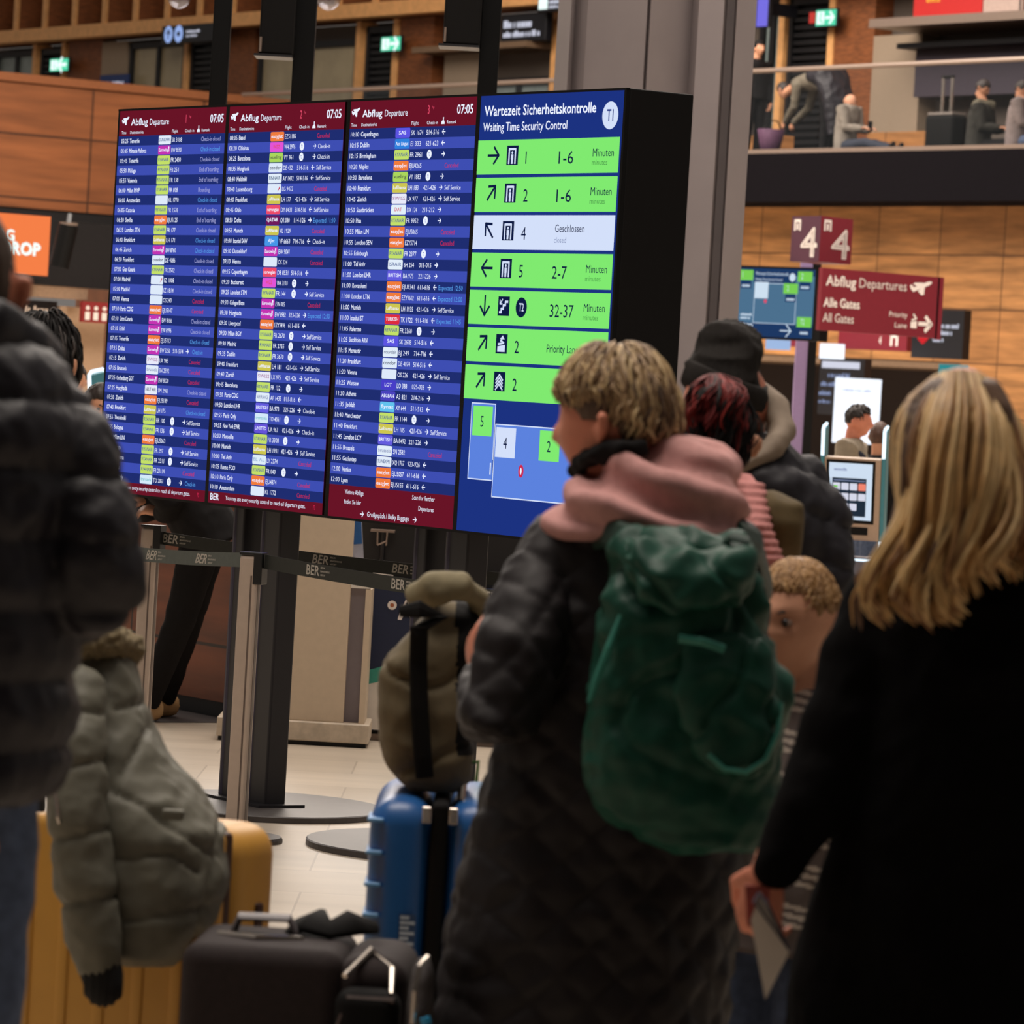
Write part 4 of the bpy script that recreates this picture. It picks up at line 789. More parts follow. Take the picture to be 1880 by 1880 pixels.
def build_body(t, J, skin, vox=.006, curl=.7, name='body', hands='LR', lg=.78, ar=.78):
    m = skin; b = MB(); h = J['h']; add_head(b, J['head'], J['HB'], J['hs'], m); k = J['hs']
    b.tube([J['head']+J['HB']@V(0, -.12, -.28)*k, J['neck'], J['neck']*.5+J['chest']*.5], [.26*k, .25*k, .32*k], m, n=14)
    sw = np.linalg.norm(J['sR']-J['sL'])/2; ax = J['sR']-J['sL']
    b.tube([J['neck']-(J['neck']-J['chest'])*.3, J['chest'], J['waist'], J['pelv'], J['pelv']-(J['waist']-J['pelv'])*.25], [(sw*.75, .05*h), (sw*.92, .062*h), (sw*.75, .055*h), (sw*.85, .06*h), (sw*.6, .045*h)], m, n=16, flat=ax)
    for s_, sg in (('L', -1), ('R', 1)):
        S_, E_k, W_ = J['s'+s_], J['e'+s_], J['w'+s_]; fo = (W_-E_k)/np.linalg.norm(W_-E_k)
        b.tube([J['chest']*.4+S_*.6, S_, (S_+E_k)/2, E_k, E_k*.6+W_*.4, W_], np.array([.036*ar, .034*ar, .027*ar, .023*ar, .0225*ar, .015])*h, m, n=10)
        if s_ in hands: add_hand(b, W_, J['d'+s_] if 'D'+s_ not in J else J['D'+s_], J['b'+s_], h/1.72, m, curl, side=-sg if 'side' not in J else J['side'])
        H_, K_, A_ = J['h'+s_], J['k'+s_], J['a'+s_]; b.tube([H_+(J['waist']-J['pelv'])*.1, H_, (H_+K_)/2, K_, K_*.65+A_*.35, A_], np.array([.052, .052, .043, .032, .033, .021])*h*lg, m, n=10)
        ff = J.get('ft'+s_, J['f']); ft = A_-UP*.022*h; b.tube([ft-ff*.03*h, ft+ff*.03*h, ft+ff*.095*h-UP*.008*h], [.022*h, .024*h, .016*h], m, n=8)
    return put(shape(fuse(b, vox, 3), None, [skin]), name, t)
def limb(mb, pts, rad, m, n=14):
    mb.tube(pts, rad, m, n=n); mb.ball(pts[0], rad[0]*.98, m, 12, 8); mb.ball(pts[-1], rad[-1]*.98, m, 12, 8)
def build_top(t, J, m, name='jacket', vox=.012, g=1.0, dent=.006, long=0., fn=None, collar=True):
    h = J['h']; b = MB(); sw = np.linalg.norm(J['sR']-J['sL'])/2; ax = J['sR']-J['sL']; dn = (J['pelv']-J['waist'])
    b.tube([J['neck']+(J['neck']-J['chest'])*.12, J['neck']-(J['neck']-J['chest'])*.25, J['chest'], J['waist'], J['pelv'], J['pelv']+dn*(.3+long)], [(sw*.5*g, .045*h*g), (sw*.95*g, .062*h*g), (sw*1.12*g, .078*h*g), (sw*1.02*g, .074*h*g), (sw*1.08*g, .08*h*g), (sw*1.1*g, .08*h*g)], m, n=20, flat=ax)
    for s_ in 'LR':
        S_, E_k, W_ = J['s'+s_], J['e'+s_], J['w'+s_]; limb(b, [J['chest']*.25+S_*.75, S_, (S_+E_k)/2, E_k, (W_+E_k)/2, W_*.93+E_k*.07], np.array([.046, .05, .041, .036, .034, .028])*h*g, m)
    return put(shape(fuse(b, vox, 5), fn or wrinkle(dent, 9, 1), [m]), name, t)
def build_legs(t, J, m, name='trousers', vox=.012, dent=.004):
    h = J['h']; b = MB(); ax = J['sR']-J['sL']; sw = np.linalg.norm(ax)/2
    b.tube([J['waist']*.5+J['pelv']*.5, J['pelv'], J['hL']*.5+J['hR']*.5-(J['waist']-J['pelv'])*.3], [(sw*.86, .064*h), (sw*.96, .07*h), (sw*.6, .05*h)], m, n=16, flat=ax)
    for s_ in 'LR':
        H_, K_, A_ = J['h'+s_], J['k'+s_], J['a'+s_]; limb(b, [H_, (H_+K_)/2, K_, (K_+A_)/2, A_+(K_-A_)*.04], np.array([.06, .051, .042, .038, .034])*h, m)
    return put(shape(fuse(b, vox, 4), wrinkle(dent, 11, 4), [m]), name, t)
def build_shoes(t, J, m, sole=None):
    h = J['h']
    for s_ in 'LR':
        A_ = J['a'+s_]; f = J.get('ft'+s_, J['f']); z = A_[2]-.05*h; o = V(A_[0], A_[1], z+.028*h); b = MB()
        b.tube([o-f*.045*h+UP*.005*h, o-f*.01*h+UP*.008*h, o+f*.05*h, o+f*.108*h-UP*.006*h], [(.024*h, .03*h), (.028*h, .034*h), (.029*h, .024*h), (.02*h, .014*h)], m, n=12, flat=np.cross(f, UP)); b.ball(o+UP*.02*h, (.03*h, .03*h, .03*h), m, 10, 7)
        me = shape(fuse(b, .008, 3), None, [m, sole or m], lambda c, z=z: (c[:, 2] < z+.012*h).astype(int)); put(me, 'shoe', t)
def scalp(B, c, s, az, el, k=1.0):                                   # point over the skull: azimuth from the face, elevation
    d = V(math.sin(az)*math.cos(el), math.cos(az)*math.cos(el), math.sin(el)); lo = ss(0, .5, -d[2]*.5)
    p = V(d[0]*.345*(1-.25*lo), d[1]*.42*(1-.35*lo if d[1] < 0 else 1), d[2]*.5)*k*s; return c+B@p
def hair_cap(t, J, m, k=1.09, lim=lambda az: -.25 if abs(az) > 1.2 else .45, name='hair', parent=True, n=32, rows=16, dent=.01, vox=.006, extra=None):
    """closed shell over the skull, its rim following lim(azimuth)"""
    B, c, s = J['HB'], J['head'], J['hs']; o = []; i_ = []
    for r in range(rows+1):
        for j in range(n):
            az = -math.pi+2*math.pi*j/n; e0 = lim(az); el = math.pi/2-(math.pi/2-e0)*r/rows
            kk = 1+(k-1)*min(1, .35+2.2*(1-r/rows)); o.append(scalp(B, c, s, az, el, kk)); i_.append(scalp(B, c, s, az, el, .95))
    b = MB(); N = (rows+1)*n; f = [(r*n+j, r*n+(j+1) % n, (r+1)*n+(j+1) % n, (r+1)*n+j) for r in range(rows) for j in range(n)]
    f2 = [tuple(N+a for a in q[::-1]) for q in f]; rim = [(rows*n+j, rows*n+(j+1) % n, N+rows*n+(j+1) % n, N+rows*n+j) for j in range(n)]
    b.add(o+i_, f+f2+rim, m)
    if extra: extra(b)
    return put(shape(fuse(b, vox, 2), wrinkle(dent*s*4, 40/s*.22, 3, (1, 1, .3)), [m]), name, t)
def strand(mb, pts, r0, m, n=4):
    k = len(pts); mb.tube(pts, [r0*(.55+.45*math.sin(math.pi*min(1, .25+.7*i/(k-1))))*(1 if i < k-1 else .25) for i in range(k)], m, n=n, cap=False)
skin = mat('skin', (206, 148, 116), .5, var=.06, scale=25); skin_r = mat('ruddy_skin', (210, 134, 108), .5, var=.07, scale=20, spec=.3); skin_p = mat('fair_skin', (214, 158, 128), .5, var=.06, scale=22, spec=.3)
h_dark = mat('dark_brown_hair', (38, 27, 22), .6, var=.3, scale=60, stretch=(1, 1, .2)); h_blk = mat('black_hair', (16, 13, 13), .65, var=.3, scale=60, spec=.2)
c_blk = mat('black_cloth', (20, 18, 19), .85, var=.15, scale=40, spec=.2); c_navy = mat('midnight_puffer', (31, 28, 35), .5, var=.12, scale=20, spec=.4); c_jean = mat('blue_denim', (78, 92, 120), .85, var=.2, scale=50)
# ================================================================== luggage
def wheel(b, x, y, m, r=.026): b.tube([(x-.012, y, r), (x+.012, y, r)], r, m, n=16); b.box((x, y, r*2+.008), (.034, .03, .03), m, .006)
def case_(name, lb, M, w, d, h, mats, rr=.045, z0=.06, ribs=0, handle=True, split=.5):
    """hard shell suitcase standing upright: x along the broad side, y its depth; opens along the middle of y"""
    shell, trim, met = mats; t = thing(name, lb, 'suitcase', M@V(w/2, d/2, 0, 1) if False else (M[:3, :3]@V(w/2, d/2, 0)+M[:3, 3])); g = .012
    ys = d*split
    for y0, y1 in ((0, ys-g), (ys+g, d)):
        b = MB(M); b.b2((0, y0, z0), (w, y1, h), shell, min(rr, (y1-y0)*.45))
        for k in range(ribs): x = w*(.16+.68*k/max(1, ribs-1)); b.b2((x-.012, y0-.004 if y0 == 0 else y1-.01, z0+.07), (x+.012, y0+.01 if y0 == 0 else y1+.004, h-.07), shell, .005)
        b.build('shell', t, 'angle')
    b = MB(M); b.b2((.004, ys-g-.004, z0+.004), (w-.004, ys+g+.004, h-.004), trim, .011); b.build('zipper_band', t)
    for x in (.05, w-.05):
        for y in (.05, d-.05): b = MB(M); wheel(b, x, y, trim); b.build('wheel', t)
    if handle: b = MB(M); b.tube([(w/2-.07, d/2, h-.006), (w/2-.06, d/2, h+.022), (w/2+.06, d/2, h+.022), (w/2+.07, d/2, h-.006)], .009, trim, n=8); b.build('carry_handle', t)
    return t
m_yel = mat('mustard_shell', (206, 152, 66), .42, var=.05, scale=8); m_brn = mat('brown_trim', (70, 38, 20), .5); m_blu = mat('blue_shell', (34, 88, 150), .35, var=.05, scale=10); m_rub = mat('black_rubber', (12, 11, 11), .8, spec=.2); m_chr = mat('chrome', (210, 200, 190), .2, metal=.9, var=.02)
m_blk2 = mat('brown_black_nylon', (44, 36, 36), .8, var=.12, scale=80, spec=.25)
dY = V(.927, -.375, 0); eY = V(.375, .927, 0); cY = P(395, 1700, 7.95)*V(1, 1, 0)
Yf = frame(cY-dY*.46, dY, eY); t = case_('mustard_suitcase', 'large mustard yellow hard suitcase under the grey puffer jacket', Yf, .46, .28, .80, (m_yel, m_brn, m_chr), .06, ribs=5, handle=False, split=.2)
b = MB(Yf)
for x in (.02, .13): b.tube([(x, .17, .77), (x, .17, 1.0)], .009, m_chr, n=8)
b.tube([(.01, .17, 1.0), (.14, .17, 1.0)], .013, m_rub, n=10); b.build('trolley_handle', t)
b = MB(Yf); b.b2((.452, .165, .50), (.466, .195, .655), m_brn, .006); b.build('side_latch', t)
xb0, xb1 = P(668, 1700, 8.45)[0], P(925, 1700, 8.45)[0]; wb = xb1-xb0
Bf = frame(V(xb0, 8.42, 0), V(0, 1, 0), V(-1, 0, 0)); Bf = frame(V(xb1, 8.42, 0), V(0, 1, 0), V(-1, 0, 0)); HB = .835
t = case_('blue_suitcase', 'large blue hard suitcase with silver latches under the olive roll top bag', Bf, .52, wb, HB, (m_blu, m_rub, m_chr), .055, handle=False)
m_rib = mat('blue_rib_highlight', (98, 158, 214), .3)  # highlights on the ribs are put into a lighter blue
for py in (1506, 1566, 1625, 1681): z = P(700, py, 8.42)[2]; b = MB(Bf); b.b2((-.003, wb-.028, z-.004), (.12, wb+.004, z+.004), m_rib, .003); b.build('rib', t)
for o in (-.026, .026): b = MB(Bf); b.b2((-.002, wb/2+o-.009, HB-.045), (.02, wb/2+o+.009, HB-.012), m_chr, .003); b.build('latch', t)
b = MB(Bf); b.tube([(.12, wb*.36, HB-.01), (.14, wb*.36, HB+.02), (.3, wb*.36, HB+.02), (.32, wb*.36, HB-.01)], .009, m_chr, n=8); b.build('carry_handle', t)
b = MB(Bf); z0, z1 = P(745, 1745, 8.42)[2], P(745, 1678, 8.42)[2]; y0 = wb-(P(732, 1710, 8.42)[0]-xb0); y1 = wb-(P(762, 1710, 8.42)[0]-xb0); m_lbl = mat('label_print', (178, 196, 214), .5)
for k in range(7): b.b2((-.0025, y1+(y0-y1)*(.05 if k % 2 else .4), z0+(z1-z0)*(k/7)), (-.0005, y0-(y0-y1)*.05, z0+(z1-z0)*(k/7+.09)), m_lbl)
b.b2((-.002, y1, z0), (-.001, y0, z1), mat('dark_label', (52, 78, 116), .5)); b.build('printed_label', t)
# brown black soft cabin case
K0 = P(330, 1800, 7.55); K1 = P(748, 1800, 7.55); wk = K1[0]-K0[0]; Kf = yawf(V(K0[0], 7.52, 0), -.06)
zk = P(540, 1738, 7.55)[2]; t = thing('dark_cabin_suitcase', 'dark brown soft suitcase with loose straps on top in the foreground', 'suitcase', Kf[:3, 3]+V(wk/2, .15, 0))
b = MB(Kf); b.b2((0, 0, .05), (wk*.72, .32, zk), m_blk2, .035); b.b2((wk*.68, -.0, .05), (wk, .32, zk-.006), m_blk2, .045); b.build('shell', t, 'angle')
b = MB(Kf); b.b2((wk*.7, -.055, .1), (wk*.985, .02, zk-.055), m_rub, .03); fp = b.build('front_pocket', t, True)
b = MB(Kf); b.tube([(wk*.72, -.045, .12), (wk*.715, -.045, zk-.13), (wk*.76, -.045, zk-.07), (wk*.96, -.045, zk-.07)], .006, mat('warm_piping', (74, 60, 56), .6), n=6); b.build('piping', fp)
b = MB(Kf); b.tube([(wk*.735, -.03, zk-.035), (wk*.83, .04, zk+.002), (wk*.93, .02, zk-.025), (wk*.945, -.04, zk-.06)], [.005, .008, .007, .004], m_chr, n=7); b.build('zipper_pull', t)
b = MB(Kf); b.tube([(wk*.92, -.06, zk-.24), (wk*.925, -.064, zk-.19)], .006, m_chr, n=7); b.build('zipper_pull', t)
b = MB(Kf); b.tube([(wk*.16, .2, zk-.01), (wk*.2, .19, zk+.028), (wk*.42, .19, zk+.03), (wk*.47, .2, zk-.01)], [(.02, .008)]*4, mat('grey_handle', (104, 98, 100), .5), n=8, flat=(0, 1, 0)); b.tube([(wk*.12, .15, zk+.001), (wk*.3, .10, zk+.004), (wk*.5, .14, zk+.001)], .006, m_chr, n=6); b.build('carry_handle', t)
b = MB(Kf); b.tube([(wk*.42, .24, zk+.008), (wk*.52, .21, zk+.026), (wk*.61, .18, zk+.016), (wk*.70, .22, zk+.026), (wk*.80, .27, zk+.014)], [(.03, .007), (.038, .012), (.03, .01), (.026, .008), (.012, .005)], m_rub, n=8, flat=(.3, 1, .5)); b.build('loose_strap', t, True)
for x in (.05, wk-.05):
    for y in (.05, .27): b = MB(Kf); wheel(b, x, y, m_rub, .022); b.build('wheel', t)
# small grey daypack between the cases
b = MB(); m_gp = mat('grey_daypack', (56, 50, 50), .75, var=.1, scale=50)
rowloft(b, [(1757, 768, 790, .03), (1785, 757, 796, .1), (1850, 750, 796, .14), (2000, 742, 790, .16), (2250, 732, 784, .17), (2420, 728, 776, .15), (2500, 735, 770, .1)], 7.34, m_gp); t = thing('grey_daypack', 'small dark grey daypack squeezed between black coat and dark suitcase', 'backpack', P(752, 2500, 7.34)*V(1, 1, 0))
put(shape(fuse(b, .008, 4), wrinkle(.004, 14, 9), [m_gp]), 'bag', t)
b = MB(); b.tube([P(758, 1880, 7.26), P(762, 1820, 7.26), P(770, 1775, 7.27), P(786, 1757, 7.29)], .005, m_chr, n=6); b.build('zipper', t)
b = MB(); b.tube([P(780, 1868, 7.25), P(783, 1880, 7.25)], .009, mat('cyan_tag', (40, 150, 200), .5), n=8); b.build('tag', t)
# olive roll top bag standing on the blue suitcase
m_ol = mat('olive_canvas', (96, 84, 60), .8, var=.12, scale=50); m_oll = mat('lit_olive_canvas', (132, 122, 94), .8, var=.1, scale=50)
t = thing('roll_top_backpack', 'olive roll top backpack with black strap standing on the blue suitcase', 'backpack', V(P(775, 1450, 8.6)[0], 8.62, HB))
b = MB(); rowloft(b, [(1105, 800, 878, .08), (1130, 782, 884, .14), (1170, 748, 882, .2), (1215, 698, 878, .24), (1300, 696, 873, .26), (1385, 705, 866, .26), (1425, 726, 862, .25), (1447, 745, 845, .2)], 8.64, m_ol, e=4)
def pxy(c): d = c-cC; z = d@cF; return 940+FPX*(d@cR)/z, 940-FPX*(d@cU)/z
me = shape(fuse(b, .008, 4), lambda c: wrinkle(.010, 7, 21, (1, 1, 1.6))(c)-.010*g2(nz(c, 5, 3), .06), [m_ol, m_rub], lambda c: ((pxy(c)[0] > 838) & (c[:, 2] > HB+.08)).astype(int)); put(me, 'bag', t)
b = MB(); b.tube([P(765, 1098, 8.6), P(800, 1080, 8.55), P(845, 1075, 8.55), P(880, 1100, 8.6), P(892, 1160, 8.65)], [(.026, .03), (.034, .032), (.034, .03), (.026, .024), (.016, .016)], m_oll, n=14, flat=(0, 1, .1)); put(shape(fuse(b, .006, 4), wrinkle(.008, 12, 5), [m_oll]), 'rolled_top', t)  # light falling on the roll is put into a paler canvas colour
b = MB(); b.tube([P(770, 1150, 8.48), P(768, 1215, 8.5), P(770, 1300, 8.495), P(776, 1390, 8.495), P(780, 1428, 8.5)], [(.018, .005)]*5, m_rub, n=8, flat=(1, 0, 0)); st = b.build('strap', t)
b = MB(); b.tube([P(735, 1122, 8.5), P(770, 1118, 8.48), P(815, 1130, 8.5), P(760, 1160, 8.48)], [(.012, .006), (.018, .008), (.016, .008), (.012, .004)], m_rub, n=8, flat=(0, .3, 1)); b.build('buckle_strap', st)
b = MB(); b.tube([P(883, 1085, 8.62), P(892, 1110, 8.6), P(890, 1125, 8.6)], [.008, .012, .008], m_rub, n=8); b.build('side_clip', t)
b = MB(); b.tube([P(845, 1405, 8.6), P(878, 1398, 8.58), P(874, 1435, 8.57)], .004, mat('lime_cord', (92, 140, 60), .6), n=6); b.build('cord', t)

# ================================================================== grey green puffer jacket over the mustard case
m_pf = mat('grey_green_puffer', (104, 102, 90), .6, var=.06, scale=30, spec=.3); m_fur = mat('tan_fur', (122, 108, 80), .9, var=.35, scale=160); m_cuff = mat('black_rib_cuff', (18, 17, 17), .9)
t = thing('puffer_jacket', 'grey green puffer jacket with fur collar draped over the mustard suitcase', 'jacket', V(P(270, 1700, 8.1)[0], 8.05, .78))
b = MB(); rowloft(b, [(1192, 132, 236, .1), (1215, 112, 246, .17), (1260, 104, 256, .22), (1330, 100, 280, .28), (1400, 100, 318, .33), (1455, 108, 368, .40), (1520, 128, 414, .44), (1600, 150, 425, .46), (1680, 170, 404, .46), (1735, 195, 352, .42), (1758, 225, 335, .3)], 8.02, m_pf, e=2.6)
def puffs(z0, dz, a, sl=(0, 0), wr=.006, seed=0, pw=.55):
    def f(c):
        q = (c[:, 2]-z0+c[:, 0]*sl[0]+c[:, 1]*sl[1])/dz; q = q+.12*nz(c, 4, seed); return a*np.abs(np.sin(math.pi*q))**pw-a*.6+wrinkle(wr, 12, seed+2)(c)+wrinkle(wr*.5, 30, seed+5)(c)
    return f
def seams(lines, wd, dp):
    def f(c):
        x, y = pxy(c); r = np.zeros(len(c))
        for ln in lines:
            d = np.full(len(c), 1e9)
            for (x0, y0), (x1, y1) in zip(ln, ln[1:]):
                t_ = np.clip(((x-x0)*(x1-x0)+(y-y0)*(y1-y0))/((x1-x0)**2+(y1-y0)**2), 0, 1); d = np.minimum(d, np.hypot(x-x0-t_*(x1-x0), y-y0-t_*(y1-y0)))
            r -= dp*g2(d, wd)*.75+dp*g2(d, wd*3.5)*.25
        return r
    return f
SB = seams([[(275, 1335), (240, 1395), (205, 1445)], [(205, 1452), (260, 1478), (312, 1518), (400, 1570)], [(210, 1578), (310, 1566), (370, 1600)], [(408, 1490), (396, 1600), (355, 1740)], [(215, 1300), (262, 1290)], [(225, 1690), (390, 1668)]], 5, .0105)
SV = seams([[(90, 1412), (205, 1392)], [(80, 1545), (215, 1520)], [(100, 1664), (220, 1645)], [(105, 1300), (190, 1310)]], 5, .0085)
put(shape(fuse(b, .009, 4), lambda c: SB(c)+wrinkle(.006, 11, 31)(c)+wrinkle(.003, 26, 33)(c), [m_pf]), 'body', t)
b = MB(); ptube(b, [(150, 1265, 7.88, 46), (140, 1370, 7.82, 56), (143, 1490, 7.79, 58), (153, 1610, 7.78, 58), (172, 1715, 7.78, 52), (183, 1765, 7.78, 45)], m_pf)
slv = put(shape(fuse(b, .008, 4), lambda c: SV(c)+wrinkle(.006, 12, 41)(c)+wrinkle(.003, 26, 43)(c), [m_pf]), 'sleeve', t)
b = MB(); ptube(b, [(182, 1765, 7.78, 40), (190, 1812, 7.78, 39)], m_cuff); put(shape(fuse(b, .006, 3), lambda c: .002*np.sin(c[:, 0]*500), [m_cuff]), 'cuff', slv)
b = MB(); b.tube([P(120, 1200, 7.9), P(150, 1180, 7.92), P(195, 1176, 7.95), P(238, 1192, 8.05), P(240, 1205, 8.15)], [.026, .032, .034, .03, .02], m_fur, n=12)
fur = fuse(b, .006, 2); put(shape(fur, lambda c: .008*nz(c, 90, 3), [m_fur]), 'fur_collar', t)
b = MB(); b.tube([P(100, 1450, 7.745), P(107, 1500, 7.735), P(110, 1512, 7.735)], .004, m_chr, n=6); b.build('zipper', t)
b = MB(); b.b2(tuple(P(318, 1490, 7.8)-V(.02, .01, .015)), tuple(P(318, 1490, 7.8)+V(.02, .012, .004)), m_pf, .005); b.build('pocket_tab', t)

# ================================================================== foreground travellers
# man in dark puffer at the left edge
Y0 = 6.0; ft = PZ(-75, 2872); J = stand(P(-78, 700, Y0)[0], Y0, 1.83, (-.15, 1)); J['head'] = P(-80, 520, Y0); J['hs'] = .232; J['HB'] = basis((-.25, 1)); J['neck'] = P(-85, 660, Y0)
J['sR'] = P(110, 770, Y0); J['sL'] = P(-280, 770, Y0); J['eR'] = P(175, 1075, Y0-.1); J['wR'] = P(100, 1090, Y0+.16); J['eL'] = P(-330, 1075, Y0-.1); J['wL'] = P(-260, 1090, Y0+.16); J['hR'] = P(-40, 1380, Y0); J['kR'] = P(-62, 2100, Y0); J['aR'] = P(-92, 2790, Y0); J['hL'] = P(-190, 1380, Y0); J['kL'] = P(-215, 2100, Y0+.05); J['aL'] = P(-240, 2790, Y0+.05); J['dR'] = V(-.5, .8, .1); J['dL'] = V(.5, .8, .1); J['bR'] = V(.8, .4, .1); J['bL'] = V(-.8, .4, .1)
t = thing('person', 'man in black puffer jacket and jeans seen from behind at the left edge', 'person', (J['pelv'][0], Y0, 0)); build_body(t, J, skin_r, .006)
b = MB(); rowloft(b, [(596, -165, 15, .15), (615, -210, 45, .22), (650, -240, 92, .28), (690, -270, 118, .32), (730, -330, 140, .37), (800, -360, 155, .40), (950, -365, 150, .42), (1150, -365, 140, .42), (1300, -358, 134, .42), (1395, -350, 124, .42), (1440, -340, 100, .4), (1462, -330, 78, .36)], Y0, c_navy)
for sg in (1, -1):
    X_ = lambda x: x if sg > 0 else -156-x
    ptube(b, [(X_(100), 790, Y0, 92), (X_(140), 900, Y0-.04, 92), (X_(172), 1020, Y0-.08, 90), (X_(178), 1080, Y0-.08, 86), (X_(150), 1095, Y0+.02, 74), (X_(112), 1092, Y0+.12, 58)], c_navy)
put(shape(fuse(b, .009, 5), puffs(P(0, 857, Y0)[2], .0945, .017, (0, 0), .007, 51, .5), [c_navy]), 'puffer_jacket', t)
b = MB(); b.tube([P(-175, 640, Y0-.02), P(-140, 605, Y0-.1), P(-85, 592, Y0-.13), P(-10, 598, Y0-.1), P(60, 640, Y0-.02), P(95, 680, Y0+.06)], [(.04, .022)]*6, c_navy, n=12, flat=(0, .3, 1)); put(shape(fuse(b, .007, 4), wrinkle(.006, 12, 5), [c_navy]), 'collar', t)
b = MB(); ptube(b, [(-10, 1400, Y0, 92), (-22, 1600, Y0, 88), (-36, 1850, Y0, 80), (-55, 2150, Y0, 74), (-80, 2500, Y0, 66), (-90, 2790, Y0, 58)], c_jean); ptube(b, [(-190, 1400, Y0, 95), (-200, 1650, Y0+.05, 90), (-215, 2150, Y0+.05, 74), (-240, 2790, Y0+.05, 58)], c_jean)
b.tube([P(-95, 1330, Y0), P(-95, 1470, Y0)], [(.12, .1), (.12, .1)], c_jean, n=16, flat=(1, 0, 0))
put(shape(fuse(b, .01, 4), wrinkle(.007, 9, 61), [c_jean]), 'jeans', t)
for px, dy in ((-92, 0), (-242, .05)):
    o = P(px, 2830, Y0+dy); o[2] = .055; b = MB(); b.tube([o-V(0, .06, 0), o+V(0, .02, .01), o+V(0, .17, -.02)], [(.045, .05), (.048, .055), (.04, .03)], c_blk, n=12, flat=(1, 0, 0)); put(shape(fuse(b, .008, 3), None, [c_blk]), 'shoe', t)
hair_cap(t, J, mat('cropped_brown_hair', (70, 52, 40), .7, var=.3, scale=200), 1.035, lambda az: -.32 if abs(az) > 2.1 else (.12 if abs(az) > 1.1 else .55), dent=.003)

# woman with short blond hair, hand on the olive bag
Y1 = 7.5; t = thing('person', 'woman with short blond hair, pink hood and long black quilted coat', 'person', (P(1180, 1400, Y1)[0], Y1, 0))
J = stand(P(1190, 1400, Y1)[0], Y1, 1.73, (-.40, .91)); J['head'] = P(1129, 776, Y1); J['hs'] = .24; J['HB'] = basis((-.86, .50), -.04); J['neck'] = P(1165, 900, Y1)
J['sL'] = P(1035, 1010, Y1-.02); J['eL'] = P(915, 1325, Y1-.2); J['wL'] = P(886, 1242, Y1+.02); J['sR'] = P(1345, 1010, Y1+.1); J['eR'] = P(1350, 1310, Y1+.15); J['wR'] = P(1250, 1340, Y1+.3)
J['DL'] = V(-.13, .42, .42); J['bL'] = V(-.95, -.25, .1); J['DR'] = V(-.6, .6, 0); J['bR'] = V(.5, .5, .5); J['side'] = 1
build_body(t, J, skin_r, .005, curl=.75)
c_q = mat('black_quilted_coat', (27, 22, 24), .6, var=.1, scale=40, spec=.3)
b = MB(); rowloft(b, [(905, 1080, 1310, .16), (935, 1035, 1345, .22), (975, 990, 1380, .27), (1030, 975, 1380, .30), (1120, 962, 1392, .32), (1250, 945, 1402, .33), (1400, 905, 1398, .35), (1550, 862, 1378, .37), (1700, 828, 1352, .39), (1880, 800, 1332, .41), (2080, 785, 1325, .42), (2110, 795, 1315, .40)], Y1, c_q)
ptube(b, [(1035, 1015, Y1-.02, 74), (985, 1110, Y1-.08, 80), (945, 1220, Y1-.16, 78), (918, 1320, Y1-.21, 66), (897, 1305, Y1-.12, 54), (890, 1255, Y1-.01, 44)], c_q); ptube(b, [(1335, 1015, Y1+.08, 64), (1352, 1180, Y1+.12, 56), (1352, 1310, Y1+.15, 54), (1260, 1345, Y1+.28, 46)], c_q)
def quilt(c):
    u = c[:, 0]*.9+c[:, 1]*.45; k = 2*math.pi/.085; a = np.abs(np.sin((u+c[:, 2]*.9)*k/2)); e = np.abs(np.sin((u-c[:, 2]*.9)*k/2))
    return .0075*np.minimum(a, e)**.6+wrinkle(.009, 7, 71)(c)+wrinkle(.004, 18, 73)(c)
put(shape(fuse(b, .008, 4), quilt, [c_q]), 'quilted_coat', t)
b = MB()
for q in ((1080, 2080), (1240, 2080)): ptube(b, [(q[0], 1990, Y1, 70), (q[0], 2150, Y1, 62), (q[0]-4, 2420, Y1, 50)], c_blk)
put(shape(fuse(b, .012, 3), wrinkle(.004, 10, 3), [c_blk]), 'trousers', t)
for px in (1076, 1236):
    o = P(px, 2450, Y1); o[2] = .055; b = MB(); f = V(-.4, .91, 0); b.tube([o-f*.06, o+f*.02+UP*.01, o+f*.16-UP*.02], [(.042, .05), (.044, .055), (.036, .03)], c_blk, n=12, flat=(.91, .4, 0)); put(shape(fuse(b, .008, 3), None, [c_blk]), 'shoe', t)
m_pk = mat('dusty_pink_fleece', (196, 146, 142), .9, var=.08, scale=60, spec=.2)
b = MB(); rowloft(b, [(818, 1150, 1315, .10, -.02), (842, 1105, 1345, .2, -.02), (880, 1062, 1362, .27, -.03), (920, 1025, 1366, .30, -.04), (955, 1002, 1366, .31, -.05), (978, 1012, 1362, .27, -.06), (992, 1150, 1345, .18, -.08)], Y1, m_pk, e=2.2)
def folds(c):
    q = c[:, 2]*88+c[:, 0]*26+3.4*nz(c, 5, 81); f = np.sin(q); return .021*np.sign(f)*np.abs(f)**.7*(.35+.8*np.abs(nz(c, 3.5, 83)))+wrinkle(.012, 9, 85)(c)
put(shape(fuse(b, .007, 5), folds, [m_pk]), 'hood', t)
b = MB(); b.tube([P(1056, 868, Y1+.03), P(1070, 850, Y1-.03), P(1098, 834, Y1-.08), P(1140, 824, Y1-.11), P(1190, 822, Y1-.11)], [.013, .018, .02, .018, .013], c_blk, n=12); put(shape(fuse(b, .006, 3), lambda c: .008*nz(c, 40, 4), [c_blk]), 'scarf', t)
